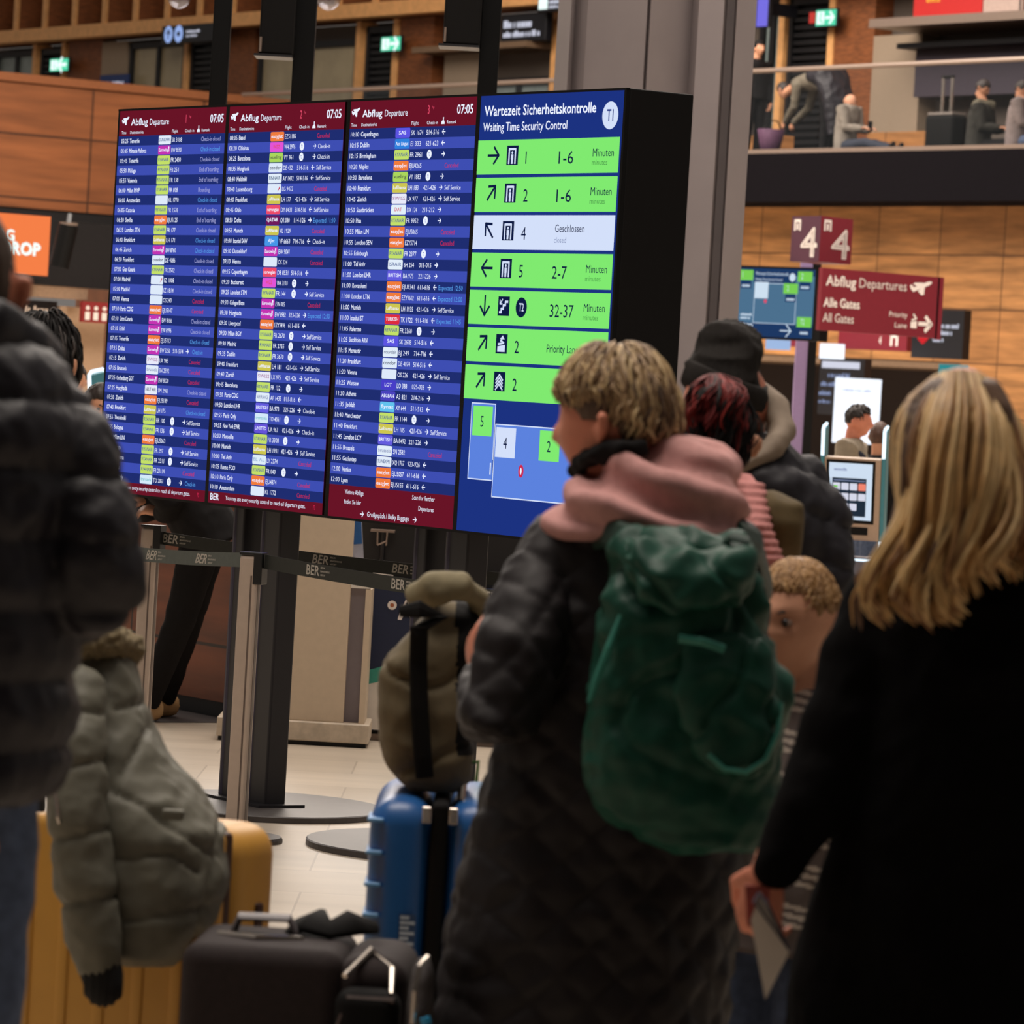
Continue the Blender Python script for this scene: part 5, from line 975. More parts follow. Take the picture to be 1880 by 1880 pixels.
# hair: dark under layer and separate locks falling from the crown
HBL = [mat('hair_ash_blond', (176, 146, 108), .5, var=.2, scale=30), mat('hair_pale_blond', (206, 178, 132), .5, var=.15, scale=30), mat('hair_dark_blond', (128, 100, 72), .55, var=.2, scale=30), mat('hair_brown_root', (84, 62, 46), .6, var=.2, scale=30)]
def crop_locks(t, J, n, mats, wts, seed, k0=1.03, kmax=1.17, low=lambda az: -.35, front=.35, r=(.0022, .0045), name='hair_locks', ln=(.55, 1.0)):
    R = random.Random(seed); b = MB(); B, c, s = J['HB'], J['head'], J['hs']
    for i in range(n):
        az = R.uniform(-math.pi, math.pi); lo = low(az); e0 = R.uniform(max(lo+.15, -.1), 1.45); L = R.uniform(*ln); e1 = max(lo+R.uniform(-.1, .12), e0-L); d_az = R.uniform(-.25, .25); mx = R.uniform(k0+.04, kmax); pts = []
        for q in range(7):
            u = q/6; pts.append(scalp(B, c, s, az+d_az*u+.03*math.sin(q*2+i), e0+(e1-e0)*u, k0+(mx-k0)*math.sin(math.pi*(.15+.72*u))*(1-.25*u)))
        strand(b, pts, R.uniform(*r), R.choices(mats, wts)[0])
    return b.build(name, t, True, fix=False)
low1 = lambda az: -.28 if abs(az) > 2.0 else (-.02 if abs(az) > 1.3 else .42-.2*abs(az))
hair_cap(t, J, HBL[3], 1.12, low1, name='hair', dent=.004)
crop_locks(t, J, 2400, HBL, (4, 3, 3, 1), 5, r=(.0016, .0036), low=lambda az: low1(az)+(.28 if 1.2 < abs(az) < 2.3 else .05), kmax=1.27)

# green backpack on her back
m_gr = mat('bottle_green_nylon', (19, 68, 54), .5, var=.15, scale=30, spec=.25); m_grd = mat('dark_green_nylon', (20, 52, 42), .5, var=.15, scale=30); m_grt = mat('teal_piping_highlight', (52, 128, 112), .4)
YB = 7.20; t = thing('green_backpack', 'dark green drawstring backpack on the back of the blond woman', 'backpack', P(1265, 1560, YB))
b = MB(); rowloft(b, [(975, 1150, 1345, .05), (1000, 1132, 1372, .11), (1050, 1118, 1384, .16), (1100, 1110, 1396, .18), (1150, 1103, 1408, .19), (1205, 1092, 1420, .2), (1250, 1085, 1446, .21), (1290, 1080, 1452, .21), (1350, 1074, 1438, .22), (1440, 1074, 1430, .22), (1500, 1108, 1425, .20), (1540, 1175, 1418, .18), (1562, 1240, 1400, .10)], YB, m_gr, e=2.5)
put(shape(fuse(b, .007, 4), lambda c: (wrinkle(.020, 9, 91)(c)-.020*g2(nz(c, 7, 95), .09))*np.clip((c[:, 2]-1.0)*4, .22, 1)+wrinkle(.007, 18, 92)(c), [m_gr]), 'bag', t)
b = MB(); rowloft(b, [(975, 1160, 1350, .03), (990, 1140, 1372, .08, -.02), (1020, 1135, 1385, .10, -.05), (1060, 1150, 1390, .10, -.07), (1100, 1180, 1380, .08, -.08), (1125, 1230, 1350, .05, -.09)], YB-.02, m_grd, e=2.3); put(shape(fuse(b, .007, 4), lambda c: wrinkle(.022, 10, 97)(c)-.016*g2(nz(c, 8, 94), .08), [m_gr]), 'lid', t)
b = MB(); rowloft(b, [(1170, 1248, 1395, .02), (1200, 1244, 1420, .05), (1280, 1240, 1432, .07), (1360, 1262, 1432, .075), (1405, 1300, 1420, .06), (1425, 1330, 1400, .03)], YB-.105, m_gr, e=2.6); fpk = put(shape(fuse(b, .006, 4), lambda c: wrinkle(.014, 11, 99)(c)-.010*g2(nz(c, 9, 93), .08), [m_gr]), 'front_pocket', t)
b = MB(); b.tube([P(1246, 1172, YB-.14), P(1290, 1178, YB-.15), P(1330, 1192, YB-.145)], [(.007, .004)]*3, m_grt, n=8, flat=(0, 0, 1)); b.build('pocket_edge_highlight', fpk)  # highlight along the pocket's top edge, painted as a teal strip
b = MB(); b.tube([P(1300, 1385, YB-.15), P(1330, 1412, YB-.15), P(1370, 1418, YB-.15), P(1405, 1395, YB-.145), P(1428, 1345, YB-.135), P(1434, 1290, YB-.12)], .0045, m_grt, n=8); b.build('pocket_zip', fpk)
b = MB(); b.tube([P(1140, 1130, YB-.09), P(1118, 1190, YB-.1), P(1095, 1250, YB-.1), P(1082, 1290, YB-.1)], [.004, .007, .006, .004], m_grt, n=8); b.build('drawcord', t)
b = MB(); b.tube([P(1325, 1000, YB-.04), P(1345, 985, YB-.07), P(1372, 992, YB-.07), P(1375, 1015, YB-.04)], [(.012, .005)]*4, m_grd, n=8, flat=(0, 1, .4)); b.build('grab_handle', t)
for a_ in ([(1150, 990, YB+.06), (1115, 978, YB+.12), (1085, 985, YB+.2)], [(1360, 985, YB+.1), (1392, 1000, YB+.2), (1412, 1080, YB+.34)]): b = MB(); b.tube([P(*q) for q in a_], [(.026, .007)]*3, m_grd, n=8, flat=(0, .5, 1)); b.build('shoulder_strap', t)

# woman with long blonde hair at the right edge
Y2 = 6.6; t = thing('person', 'woman with long wavy blonde hair in a black coat holding papers', 'person', (P(1780, 1400, Y2)[0], Y2, 0))
J = stand(P(1780, 1400, Y2)[0], Y2, 1.70, (.1, 1)); J['head'] = P(1762, 812, Y2); J['hs'] = .228; J['HB'] = basis((.35, 1)); J['neck'] = P(1775, 960, Y2)
J['sL'] = P(1625, 1100, Y2); J['eL'] = P(1535, 1380, Y2-.06); J['wL'] = P(1410, 1588, Y2-.1); J['sR'] = P(1945, 1100, Y2); J['eR'] = P(2050, 1390, Y2-.04); J['wR'] = P(2060, 1620, Y2)
J['DL'] = V(-.12, .1, -1); J['bL'] = V(-.55, -.8, 0); J['side'] = 1
build_body(t, J, skin_r, .005, curl=.9)
c_cw = mat('jet_black_wool', (9, 8, 9), .95, var=.2, scale=60, spec=.08)
b = MB(); rowloft(b, [(1000, 1680, 1870, .18), (1040, 1625, 1930, .26), (1100, 1590, 1980, .31), (1200, 1575, 2010, .34), (1350, 1560, 2020, .36), (1550, 1520, 2030, .38), (1700, 1475, 2045, .40), (1880, 1440, 2065, .42), (2250, 1400, 2090, .45), (2280, 1410, 2080, .43)], Y2, c_cw)
ptube(b, [(1632, 1105, Y2, 82), (1594, 1210, Y2-.03, 84), (1562, 1320, Y2-.05, 80), (1528, 1405, Y2-.06, 74), (1480, 1490, Y2-.09, 62), (1424, 1585, Y2-.1, 44)], c_cw); ptube(b, [(1945, 1105, Y2, 82), (2010, 1260, Y2, 84), (2050, 1390, Y2-.04, 76), (2060, 1590, Y2, 52)], c_cw)
put(shape(fuse(b, .009, 4), lambda c: wrinkle(.012, 5, 101)(c)+wrinkle(.005, 14, 103)(c), [c_cw]), 'coat', t)
b = MB()
for x in (1660, 1850): ptube(b, [(x, 2150, Y2, 85), (x, 2400, Y2, 70), (x-5, 2650, Y2, 56)], c_blk)
put(shape(fuse(b, .012, 3), None, [c_blk]), 'trousers', t)
for x in (1655, 1845):
    o = P(x, 2700, Y2); o[2] = .055; b = MB(); b.tube([o-V(0, .06, 0), o+V(0, .02, .01), o+V(0, .16, -.02)], [(.042, .05), (.044, .055), (.036, .03)], c_blk, n=12, flat=(1, 0, 0)); put(shape(fuse(b, .008, 3), None, [c_blk]), 'shoe', t)
HB2 = [mat('hair_honey_blond', (190, 148, 94), .45, var=.2, scale=30), mat('hair_light_gold', (220, 184, 128), .45, var=.15, scale=30), mat('hair_caramel', (146, 104, 64), .5, var=.2, scale=30), mat('hair_shadow_brown', (92, 64, 42), .55, var=.2, scale=30)]
def long_hair(t, guides, Yc, n, mats, wts, seed, jit=26, r=(.0022, .0055), name='hair_locks', dy=.10, clump=16):
    """locks following picture guide lines (px, py, depth shift) with waves"""
    R = random.Random(seed); b = MB()
    G = [np.array([P(x, y, Yc+d) for x, y, d in g]) for g in guides]; K = 14
    def res(g): s_ = np.linspace(0, 1, len(g)); u = np.linspace(0, 1, K); return np.stack([np.interp(u, s_, g[:, i]) for i in range(3)], 1)
    G = [res(g) for g in G]
    C_ = []
    for i in range(max(6, n//clump)): C_.append((R.randrange(len(G)-1), R.random(), R.choice((R.uniform(.62, .85), R.uniform(.85, 1.0))), R.uniform(0, 6.3), R.uniform(.003, .02), R.uniform(5.5, 9), R.uniform(-dy, dy*.2)*.5, R.choices(mats, wts)[0]))
    for i in range(n):
        k, a, L, ph, am, fq, oy, mm = R.choice(C_); a = min(1, max(0, a+R.gauss(0, .05))); g = G[k]*(1-a)+G[k+1]*a; L *= R.uniform(.93, 1.03); L = min(1, L); ph += R.gauss(0, .25); o = V(R.gauss(0, .004), oy+R.gauss(0, .006), R.gauss(0, .006)); pts = []
        for q in range(K):
            u = q/(K-1)*L; x = np.array([np.interp(u, np.linspace(0, 1, K), g[:, j]) for j in range(3)]); pts.append(x+o*min(1, u*2+.2)+V(math.sin(ph+u*fq)*am, math.cos(ph+u*(fq-1))*am, 0)*min(1, u*1.8))
        strand(b, pts, R.uniform(*r), mm if R.random() < .7 else R.choices(mats, wts)[0])
    return b.build(name, t, True, fix=False)
guides = [[(1712, 703, -.02), (1672, 730, -.06), (1648, 800, -.08), (1655, 880, -.1), (1662, 945, -.12), (1632, 1010, -.14), (1596, 1075, -.15), (1604, 1120, -.15), (1630, 1136, -.15)],
          [(1722, 690, -.05), (1686, 740, -.1), (1668, 830, -.13), (1678, 920, -.15), (1660, 990, -.17), (1622, 1050, -.19), (1610, 1100, -.2), (1650, 1140, -.2)],
          [(1745, 684, -.08), (1725, 760, -.14), (1712, 860, -.16), (1708, 950, -.17), (1690, 1010, -.19), (1672, 1070, -.2), (1700, 1125, -.21), (1745, 1150, -.21)],
          [(1765, 684, -.09), (1768, 770, -.15), (1758, 860, -.17), (1752, 940, -.18), (1730, 1010, -.2), (1712, 1060, -.2), (1730, 1110, -.2), (1768, 1140, -.2)],
          [(1790, 688, -.08), (1812, 770, -.14), (1810, 870, -.16), (1800, 950, -.17), (1790, 1010, -.19), (1765, 1050, -.19), (1790, 1090, -.19)],
          [(1805, 694, -.05), (1845, 770, -.11), (1860, 860, -.13), (1868, 930, -.15), (1862, 990, -.17), (1850, 1030, -.18), (1880, 1060, -.18)],
          [(1815, 702, -.02), (1868, 780, -.06), (1896, 880, -.08), (1912, 960, -.1), (1922, 1020, -.13), (1945, 1060, -.15)]]
b = MB(); rowloft(b, [(690, 1715, 1800, .06), (705, 1690, 1830, .14), (750, 1662, 1858, .21), (830, 1655, 1875, .24), (920, 1650, 1890, .22), (990, 1635, 1900, .2), (1040, 1640, 1905, .14), (1065, 1660, 1895, .10)], Y2-.06, HB2[3]); put(shape(fuse(b, .008, 4), wrinkle(.012, 10, 111, (1, 1, .3)), [HB2[3]]), 'hair', t)
long_hair(t, guides, Y2-.02, 1700, HB2, (4, 4, 3, 1.3), 8)
long_hair(t, [[(1668, 930, -.1), (1640, 985, -.12), (1598, 1040, -.13), (1562, 1090, -.14), (1548, 1140, -.14)], [(1672, 940, -.1), (1650, 1000, -.12), (1612, 1050, -.14), (1580, 1110, -.16), (1576, 1160, -.16)]], Y2-.02, 22, HB2, (4, 2, 3, 1), 9, name='stray_locks')
o = P(1400, 1680, Y2-.1)
m_pap = mat('grey_white_paper', (204, 194, 184), .7, var=.03); m_pas = mat('red_passport', (150, 62, 54), .6); m_inkb = mat('dark_booklet', (46, 44, 60), .6)
t = thing('travel_papers', 'folded papers and red booklet held in the left hand of the blonde woman', 'papers', o)
b = MB(); q = [P(1378, 1690, Y2-.15), P(1395, 1640, Y2-.15), P(1450, 1745, Y2-.13), P(1405, 1835, Y2-.14)]; b.add(q+[p+V(.002, .012, 0) for p in q], [(0, 1, 2, 3), (7, 6, 5, 4), (0, 4, 5, 1), (1, 5, 6, 2), (2, 6, 7, 3), (3, 7, 4, 0)], m_pap); b.build('paper', t)
b = MB(); q = [P(1368, 1625, Y2-.13), P(1440, 1632, Y2-.11), P(1434, 1720, Y2-.11), P(1372, 1700, Y2-.13)]; b.add(q+[p+V(0, .012, 0) for p in q], [(0, 1, 2, 3), (7, 6, 5, 4), (0, 4, 5, 1), (1, 5, 6, 2), (2, 6, 7, 3), (3, 7, 4, 0)], m_pas); b.build('booklet', t)
b = MB(); b.tube([P(1446, 1740, Y2-.145), P(1410, 1690, Y2-.16), P(1384, 1655, Y2-.165), P(1392, 1640, Y2-.165), P(1408, 1655, Y2-.165), P(1448, 1742, Y2-.145)], [(.012, .002)]*6, m_inkb, n=8, flat=(0, 1, 0)); b.build('folded_sheet', t)

# boy in a striped shirt between them
Y3 = 7.95; J = stand(P(1462, 1300, Y3)[0], Y3, 1.33, (-.57, -.82)); J['head'] = P(1462, 1140, Y3); J['hs'] = .226; J['HB'] = basis((-.62, -.78), -.05); J['neck'] = P(1465, 1255, Y3+.02)
t = thing('person', 'small fair haired boy in a striped grey shirt looking past the green backpack', 'person', (J['pelv'][0], Y3, 0)); build_body(t, J, skin_p, .005)
m_sh = mat('grey_jersey', (108, 96, 92), .85, var=.06, scale=60); m_st = mat('cream_stripe', (206, 192, 178), .85, var=.04)
bt = MB(); h = J['h']; sw = np.linalg.norm(J['sR']-J['sL'])/2
bt.tube([J['neck']+UP*.0, J['neck']-UP*.05, J['chest'], J['waist'], J['pelv'], J['pelv']-UP*.06], [(.055, .05), (.13, .075), (.155, .095), (.15, .095), (.155, .1), (.155, .1)], m_sh, n=20, flat=J['r'])
for s_ in 'LR': limb(bt, [J['s'+s_], (J['s'+s_]+J['e'+s_])/2, J['e'+s_], J['w'+s_]], [.062, .055, .048, .036], m_sh)
def stripes(c):
    y = pxy(c)[1]-(pxy(c)[0]-1470)*.25; r = np.zeros(len(c), int)
    for q in range(1265, 1700, 80):
        for d in (0, 17, 34): r |= ((y > q+d) & (y < q+d+9)).astype(int)
    return r
put(shape(fuse(bt, .0035, 8), wrinkle(.004, 12, 121), [m_sh, m_st], stripes), 'shirt', t); build_legs(t, J, c_jean); build_shoes(t, J, c_blk)
HBY = [mat('hair_sandy', (150, 112, 70), .55, var=.2, scale=40), mat('hair_sandy_light', (182, 142, 92), .55, var=.15, scale=40)]
hair_cap(t, J, HBY[0], 1.03, lambda az: -.12 if abs(az) > 2.3 else (.12 if abs(az) > 1.0 else .52), dent=.003)
crop_locks(t, J, 900, HBY, (1, 1), 15, 1.0, 1.055, low=lambda az: .0 if abs(az) > 2.3 else (.22 if abs(az) > 1.0 else .52), r=(.0012, .0022), ln=(.12, .3))
m_eye = mat('dark_eye', (24, 16, 14), .2); m_eyw = mat('eye_white', (140, 116, 104), .4)
def eyes(t, J):
    for q in (-1, 1):
        b = MB(); c = J['head']+J['HB']@V(.145*q, .335, .015)*J['hs']; b.ball(c, (.05*J['hs'], .05*J['hs'], .034*J['hs']), m_eyw, 10, 8); b.ball(c+J['HB']@V(0, .022, .003)*J['hs'], .034*J['hs'], m_eye, 10, 8); b.build('eye', t, True)
        b = MB(); e = [J['head']+J['HB']@V(.08*q+.045*q*k, .40-.02*k*k, .085+.02*math.sin(k*1.2))*J['hs'] for k in range(4)]; b.tube(e, [.008*J['hs'], .014*J['hs'], .012*J['hs'], .005*J['hs']], h_dark, n=6); b.build('eyebrow', t)
eyes(t, J)

# red haired woman and man in a black beanie further back
Y4 = 8.55; t = thing('person', 'woman with red and black hair in an olive hooded jacket seen from behind', 'person', (P(1330, 1300, Y4)[0], Y4, 0)); J = stand(P(1330, 1300, Y4)[0], Y4, 1.68, (-.1, 1)); J['sR'], J['sL'] = P(1415, 985, Y4), P(1240, 985, Y4); J['eR'], J['eL'] = P(1425, 1150, Y4), P(1235, 1150, Y4); J['wR'], J['wL'] = P(1415, 1290, Y4), P(1235, 1290, Y4); J['head'] = P(1308, 808, Y4); J['hs'] = .22
build_body(t, J, skin, .008); m_olv = mat('olive_jacket', (84, 68, 36), .85, var=.12, scale=50); m_rib2 = mat('pink_rib_knit', (196, 132, 128), .9, var=.1, scale=60)
b = MB(); rowloft(b, [(905, 1270, 1400, .2), (930, 1240, 1440, .26), (980, 1210, 1455, .3), (1100, 1200, 1460, .32), (1300, 1205, 1455, .32), (1480, 1210, 1450, .33), (1500, 1220, 1440, .3)], Y4, m_olv); put(shape(fuse(b, .01, 4), wrinkle(.008, 9, 131), [m_olv]), 'jacket', t)
b = MB(); rowloft(b, [(905, 1345, 1420, .06), (925, 1340, 1474, .12), (960, 1350, 1479, .15), (1000, 1370, 1477, .13), (1030, 1400, 1474, .08), (1042, 1420, 1470, .03)], Y4-.2, m_olv, e=3.2); put(shape(fuse(b, .007, 3), lambda c: wrinkle(.012, 10, 133, (1, 1, .4))(c), [m_olv]), 'hood', t)
b = MB(); ptube(b, [(1352, 880, Y4-.12, 20), (1385, 905, Y4-.22, 24), (1392, 975, Y4-.3, 27), (1412, 1030, Y4-.32, 28), (1430, 1100, Y4-.3, 28)], m_rib2); put(shape(fuse(b, .006, 3), lambda c: .003*np.sin(c[:, 2]*420), [m_rib2]), 'knit_scarf', t)
build_legs(t, J, c_blk); build_shoes(t, J, c_blk)
HR = [mat('hair_wine_red', (100, 26, 26), .6, var=.3, scale=40, spec=.2), mat('hair_bright_red', (132, 40, 36), .6, var=.2, scale=40, spec=.2), h_blk]
hair_cap(t, J, HR[0], 1.06, lambda az: -.6, dent=.006)
gR = [[(1300, 690, -.02), (1270, 715, -.1), (1256, 770, -.13), (1262, 830, -.14), (1275, 875, -.13)], [(1310, 688, -.05), (1300, 730, -.15), (1298, 800, -.17), (1300, 860, -.16), (1300, 890, -.15)], [(1320, 689, -.05), (1340, 730, -.14), (1345, 800, -.15), (1335, 850, -.15), (1325, 885, -.14)], [(1328, 692, -.02), (1362, 730, -.09), (1374, 780, -.1), (1366, 830, -.11), (1350, 870, -.12)]]
long_hair(t, [[p for p in g[:3]] for g in gR], Y4+.03, 700, HR, (5, 3, 2), 18, dy=.04, r=(.001, .0028)); long_hair(t, gR, Y4+.045, 500, [h_blk, HR[0]], (8, 1), 19, dy=.04, r=(.001, .003), name='dark_lower_hair')
Y5 = 9.05; t = thing('person', 'man in black slouchy beanie and black puffer with grey hood', 'person', (P(1390, 1300, Y5)[0], Y5, 0)); J = stand(P(1385, 1300, Y5)[0], Y5, 1.78, (-.8, .6)); J['head'] = P(1335, 752, Y5); J['hs'] = .235; J['HB'] = basis((-.75, .66), -.25)
J['neck'] = P(1360, 860, Y5); build_body(t, J, skin_r, .008); m_bn = mat('black_knit', (34, 31, 29), .9, var=.15, scale=90, spec=.2)
b = MB(); rowloft(b, [(590, 1308, 1350, .05), (598, 1292, 1374, .12), (618, 1280, 1394, .16), (650, 1270, 1398, .2), (672, 1260, 1394, .23), (700, 1253, 1398, .24), (722, 1272, 1404, .23), (738, 1330, 1404, .15)], Y5-.02, m_bn); bn = put(shape(fuse(b, .006, 4), lambda c: wrinkle(.014, 11, 141, (.6, 1, 1.6))(c)+.0012*np.sin(c[:, 0]*700), [m_bn]), 'beanie', t)
b = MB(); b.tube([P(1258, 680, Y5-.14), P(1300, 700, Y5-.17), P(1350, 720, Y5-.165), P(1400, 735, Y5-.1), P(1405, 728, Y5)], [(.026, .008)]*5, m_bn, n=10, flat=(0, 0, 1)); b.build('beanie_brim', bn, True)
m_gh = mat('warm_grey_hood', (156, 140, 124), .85, var=.08, scale=50)
b = MB(); b.tube([P(1392, 715, Y5+.02), P(1424, 745, Y5-.02), P(1436, 790, Y5-.06), P(1420, 822, Y5-.1), P(1385, 845, Y5-.13), P(1350, 862, Y5-.15)], [(.03, .018), (.036, .026), (.034, .028), (.03, .024), (.024, .018), (.016, .012)], m_gh, n=12, flat=(.3, 1, 0)); put(shape(fuse(b, .006, 4), wrinkle(.006, 14, 143), [m_gh]), 'hood', t)
c_pb = mat('black_puffer', (32, 30, 36), .6, var=.12, scale=20, spec=.35)
b = MB(); rowloft(b, [(800, 1330, 1430, .14), (830, 1310, 1455, .22), (870, 1285, 1500, .3), (930, 1265, 1530, .34), (1050, 1255, 1540, .36), (1250, 1255, 1535, .37), (1480, 1260, 1525, .38), (1500, 1275, 1515, .35)], Y5, c_pb)
ptube(b, [(1478, 885, Y5, 48), (1510, 960, Y5-.05, 54), (1518, 1050, Y5-.08, 54), (1505, 1130, Y5-.08, 48), (1430, 1160, Y5+.05, 36)], c_pb); ptube(b, [(1295, 885, Y5+.1, 48), (1275, 1050, Y5+.12, 50), (1280, 1140, Y5+.2, 44)], c_pb); put(shape(fuse(b, .009, 4), puffs(1.4, .085, .012, (.25, 0), .006, 151), [c_pb]), 'puffer_jacket', t); build_legs(t, J, c_blk); build_shoes(t, J, c_blk)
# ================================================================== people further away
def far_person(lb, J, top, legs, hair=None, shoe=c_blk, sk=skin, vox=.012, cap=None, tops='jacket', g=1.0, group=None, hands='LR', locks=0, long=0., curl=.6):
    t = thing('person', lb, 'person', (J['pelv'][0], J['pelv'][1], min(J['aL'][2], J['aR'][2])-.05*J['h']), group); build_body(t, J, sk, vox*.66, curl, hands=hands)
    build_top(t, J, top, tops, vox, g, long=long); build_legs(t, J, legs, vox=vox); build_shoes(t, J, shoe)
    if hair: hair_cap(t, J, hair, 1.13, cap or (lambda az: -.42 if abs(az) > 1.9 else (.0 if abs(az) > 1.1 else .42)), dent=.006, vox=.008)
    return t
c_jdk = mat('dark_denim', (42, 48, 62), .85, var=.15)
# person in black leaning on the wooden desk
YD = 19.95; J = stand(P(360, 1200, YD)[0], YD, 1.70, (-1, .15)); q = lambda px, py, d=0.: P(px, py, YD+d); dv = V(0, .17, 0)
J.update(pelv=q(378, 972), waist=q(345, 915), chest=q(290, 850), neck=q(228, 800), head=q(182, 752), hs=.222, HB=basis((.42, -.9), -.05, .1))
J['sL'], J['sR'] = q(255, 842)-dv, q(255, 842)+dv; J['eL'], J['wL'] = q(318, 925, -.22), q(300, 942, -.12); J['eR'], J['wR'] = q(270, 950, .2), q(280, 918, .1); J['DL'] = V(-.9, .2, .15); J['bL'] = V(0, -.5, .9); J['DR'] = V(-.9, .2, .1); J['bR'] = V(0, -.3, 1)
J['hL'], J['hR'] = q(372, 985, -.09), q(380, 985, .09); J['kL'], J['kR'] = q(330, 1140, -.06), q(345, 1140, .15); J['aL'] = PZ(270, 1292, .085); J['aR'] = P(300, 1283, YD+.35)*V(1, 1, 0)+UP*.085
J['f'] = V(-.6, -.8, 0)
t = far_person('person in black leaning over the wooden desk, face half hidden by the flight lists', J, c_blk, c_blk, h_dark, mat('tan_sneaker', (176, 140, 96), .7), tops='coat', g=1.1, cap=lambda az: -.5 if abs(az) > 1.6 else (.0 if abs(az) > 1.1 else .42), long=.3); eyes(t, J)
# woman with dark curls behind the man at the left
J = stand(P(52, 700, 11.)[0], 11., 1.75, (1, .2)); J['HB'] = basis((.2, 1)); t = far_person('woman with dark curly hair behind the shoulder of the left man', J, mat('dark_plum_coat', (40, 28, 30), .8, var=.15), c_blk, h_blk, cap=lambda az: -.6 if abs(az) > 1.0 else .4)
crop_locks(t, J, 520, [h_blk, h_dark], (3, 1), 31, 1.0, 1.3, low=lambda az: -.8, r=(.002, .005), ln=(.4, 1.1), name='curls')
# two heads beyond the left kiosk, man and woman beyond the right kiosk
J = stand(P(134, 700, 27.)[0], 27., 1.62, (.3, -1)); far_person('distant dark haired person in pink beyond the left kiosk', J, mat('dusty_rose_top', (150, 96, 98), .8), c_jean, h_dark)
J = stand(P(1566, 780, 31.)[0], 31., 1.665, (.96, -.28)); J['head'] = P(1576, 774, 31.); m_bz = mat('beige_blazer', (142, 130, 112), .8, var=.1)
t = far_person('man with dark quiff in beige and navy jacket, side on, beyond the right kiosk', J, m_bz, c_jean, h_dark, sk=skin_r, cap=lambda az: -.15 if abs(az) > 1.9 else (.25 if abs(az) > 1.0 else .55)); crop_locks(t, J, 160, [h_dark], (1,), 33, 1.02, 1.22, low=lambda az: .15 if abs(az) > 1.0 else .5, r=(.003, .006), ln=(.3, .6), name='quiff')
b = MB(); b.tube([J['neck']+V(-.1, -.06, -.02), J['neck']+V(-.02, -.13, -.05), J['neck']+V(.08, -.1, -.12)], [.03, .04, .03], mat('navy_collar', (28, 34, 52), .8), n=10); b.build('collar', t, True)
J = stand(P(1606, 800, 31.9)[0]+.03, 31.9, 1.52, (.3, 1)); far_person('woman with brown hair seen from behind next to the man beyond the kiosk', J, c_blk, c_jean, mat('chestnut_hair', (74, 46, 32), .6, var=.25, scale=50), cap=lambda az: -1.0 if abs(az) > .9 else .3)
# travellers on the balcony
ZB = 5.145; BO = F0+BX*.9
def q(px, py, d=0.): o = BO+BX*d; return PP(px, py, o, BX)
def fl(px, d=0., z=ZB): o = q(px, 270, d); o[2] = z; return o
m_tp = mat('grey_sage_top', (104, 96, 82), .85, var=.08); m_gt = mat('light_grey_shirt', (136, 128, 118), .85, var=.06); m_od = mat('dark_olive_parka', (40, 38, 32), .85, var=.12); m_odh = mat('khaki_hood', (92, 86, 70), .85)
gb = None
J = stand(*fl(1528)[:2], 1.68, AX, ZB); J.update(pelv=q(1528, 160), waist=q(1505, 150), chest=q(1486, 150), neck=q(1462, 156), head=q(1439, 166), hs=.245, HB=basis(AX, -.7))
dv = BX*.16; J['sL'], J['sR'] = q(1480, 158)-dv, q(1480, 158)+dv; J['eL'], J['wL'] = q(1474, 198)-dv, q(1454, 226)-dv*.8; J['eR'], J['wR'] = q(1468, 198)+dv, q(1446, 226)+dv*.6; J['DL'] = J['DR'] = AX*.6-UP*.6; J['bL'] = J['bR'] = -BX
J['hL'], J['hR'] = q(1524, 165)-BX*.09, q(1524, 165)+BX*.09; J['kL'], J['kR'] = fl(1512, -.08, ZB+.48), fl(1520, .1, ZB+.48); J['aL'], J['aR'] = fl(1510, -.09, ZB+.085), fl(1524, .1, ZB+.085); J['f'] = AX
t = far_person('traveller on the balcony bending down over a purple bag', J, m_tp, c_blk, h_dark, tops='sweater')
b = MB(); b.tube([q(1498, 140), q(1526, 142), q(1540, 190), q(1542, 250)], [(.2, .12), (.3, .2), (.26, .14), (.2, .1)], c_navy, n=16, flat=BX); put(shape(fuse(b, .014, 4), wrinkle(.02, 5, 161), [c_navy]), 'hanging_coat', t)
def sitting(px, hy, h, f, lean=0., legpx=None, d=0.):
    p = fl(px, d); J = stand(p[0], p[1], h, f, ZB-.44*h); B = J['HB']; r, ff = B[:, 0], B[:, 1]; o = V(p[0], p[1], ZB+.1); hd = q(px+8, hy, d)
    J.update(pelv=o, waist=o+UP*.14*h+ff*-.01, chest=o+UP*.25*h+ff*.02, neck=o+UP*.34*h+ff*.06, head=hd, HB=basis(f, -.45))
    for n_, s_ in (('L', -1), ('R', 1)):
        J['s'+n_] = o+UP*.315*h+r*.1*h*s_+ff*.03; J['e'+n_] = J['s'+n_]-UP*.16*h+ff*.08; J['w'+n_] = J['e'+n_]+ff*.2-r*.08*s_-UP*.01; J['D'+n_] = ff*.8+UP*.2; J['b'+n_] = UP*1.
        J['h'+n_] = o+r*.055*h*s_; J['k'+n_] = o+ff*.24*h+r*.07*h*s_+UP*.06; J['a'+n_] = o+ff*.47*h+r*.06*h*s_-UP*.02; J['ft'+n_] = ff*.4+UP*.8
    return J
J = sitting(1552, 188, 1.74, -AX*.95+BX*.3, d=-.42); far_person('bald man in a light grey shirt sitting on the balcony looking at his phone', J, m_gt, c_jdk, tops='shirt', sk=skin_p, g=1.1)
ph = (J['wL']+J['wR'])/2+(-AX)*.12+UP*.04; b = MB(yawf(ph, .6)); b.box((0, 0, 0), (.075, .012, .15), e_dk, .004); b.box((0, .0068, 0), (.066, .001, .136), e_sw); tag(b.build('smartphone'), 'small phone in the hands of the bald sitting man', 'phone')
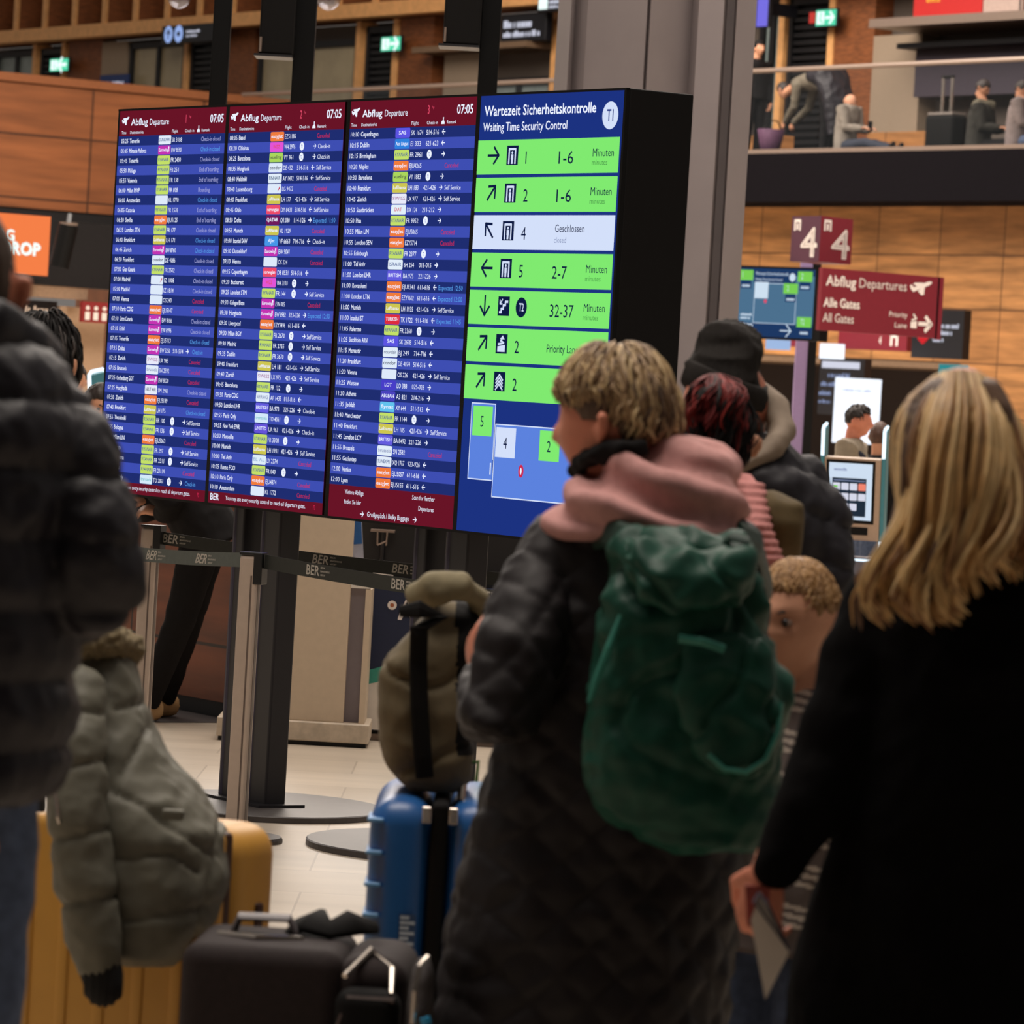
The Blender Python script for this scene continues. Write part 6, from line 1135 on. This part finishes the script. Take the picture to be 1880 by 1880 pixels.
J = sitting(1796, 162, 1.76, -AX*.9+BX*.5); t = far_person('man in dark olive hooded jacket sitting on the balcony beside the trolley case', J, m_od, c_blk, h_dark, tops='parka', g=1.25); b = MB(); b.tube([J['neck']-V(.12, 0, .02), J['neck']-BX*.14-UP*.02, J['neck']+V(.12, 0, -.02)], [.07, .09, .07], m_odh, n=12); put(shape(fuse(b, .012, 3), wrinkle(.01, 9, 3), [m_odh]), 'hood', t)
J = sitting(1868, 164, 1.74, -AX*.9+BX*.5, d=-.5); far_person('person in pale grey top sitting at the far right of the balcony', J, mat('mauve_grey_top', (120, 108, 106), .85), c_jean, h_dark, tops='shirt', g=1.2)
J = stand(*fl(1380)[:2], 1.74, -AX, ZB); far_person('person in black standing on the balcony half hidden by the steel column', J, c_blk, c_blk, h_blk)
b = MB(); c0 = fl(1414, -.55); b.lathe([(.10, 0), (.13, .02), (.2, .36), (.19, .37), (.17, .34)], mat('purple_bag', (88, 54, 82), .7, var=.15), 20, c0); b.tube([c0+V(-.16, 0, .36), c0+V(-.08, 0, .5), c0+V(.08, 0, .5), c0+V(.16, 0, .36)], .012, m_rub, n=6); tag(b.build('purple_bag', None, True), 'purple bag on the balcony floor under the bending traveller', 'bag')
c0 = fl(1735, .1); M = frame(c0, -AX, BX); t = thing('trolley_case', 'black trolley case with raised silver handle on the balcony', 'suitcase', c0)
b = MB(M); b.b2((-.3, -.15, .05), (.3, .15, .56), m_rub, .05); b.build('shell', t, 'angle'); b = MB(M); b.b2((-.27, -.13, .56), (.27, .13, .6), mat('grey_case_top', (120, 112, 106), .5), .01); b.build('top_trim', t)
b = MB(M); b.tube([(-.12, 0, .58), (-.12, 0, 1.1)], .022, m_chr, n=8); b.tube([(.08, 0, .58), (.08, 0, 1.1)], .022, m_chr, n=8); b.tube([(-.14, 0, 1.1), (.1, 0, 1.1)], .025, m_rub, n=8); b.build('trolley_handle', t)
for x in (-.22, .22): b = MB(M); wheel(b, x, -.08, m_rub, .03); b.build('wheel', t)
for px0, px1, lb in ((1592, 1700, 'low orange brown wooden bench on the balcony behind the bald man'), (1372, 1426, 'low wooden bench on the balcony behind the purple bag')):
    o = F0+BX*3.2; a = onp(px0, 240, o)[0]; c = onp(px1, 240, o)[0]; t = thing('wooden_bench', lb, 'bench', o-AX*((a+c)/2)+UP*ZB, 'balcony benches'); b = MB(MF(o)); b.b2((a, ZB, -.35), (c, ZB+.58, .0), m_wood, .01); b.build('back_board', t); b = MB(MF(o)); b.b2((a, ZB+.2, 0), (c, ZB+.25, .3), m_soffit, .005); b.b2((a+.1, ZB, .02), (c-.1, ZB+.2, .26), m_dark); b.build('seat', t)
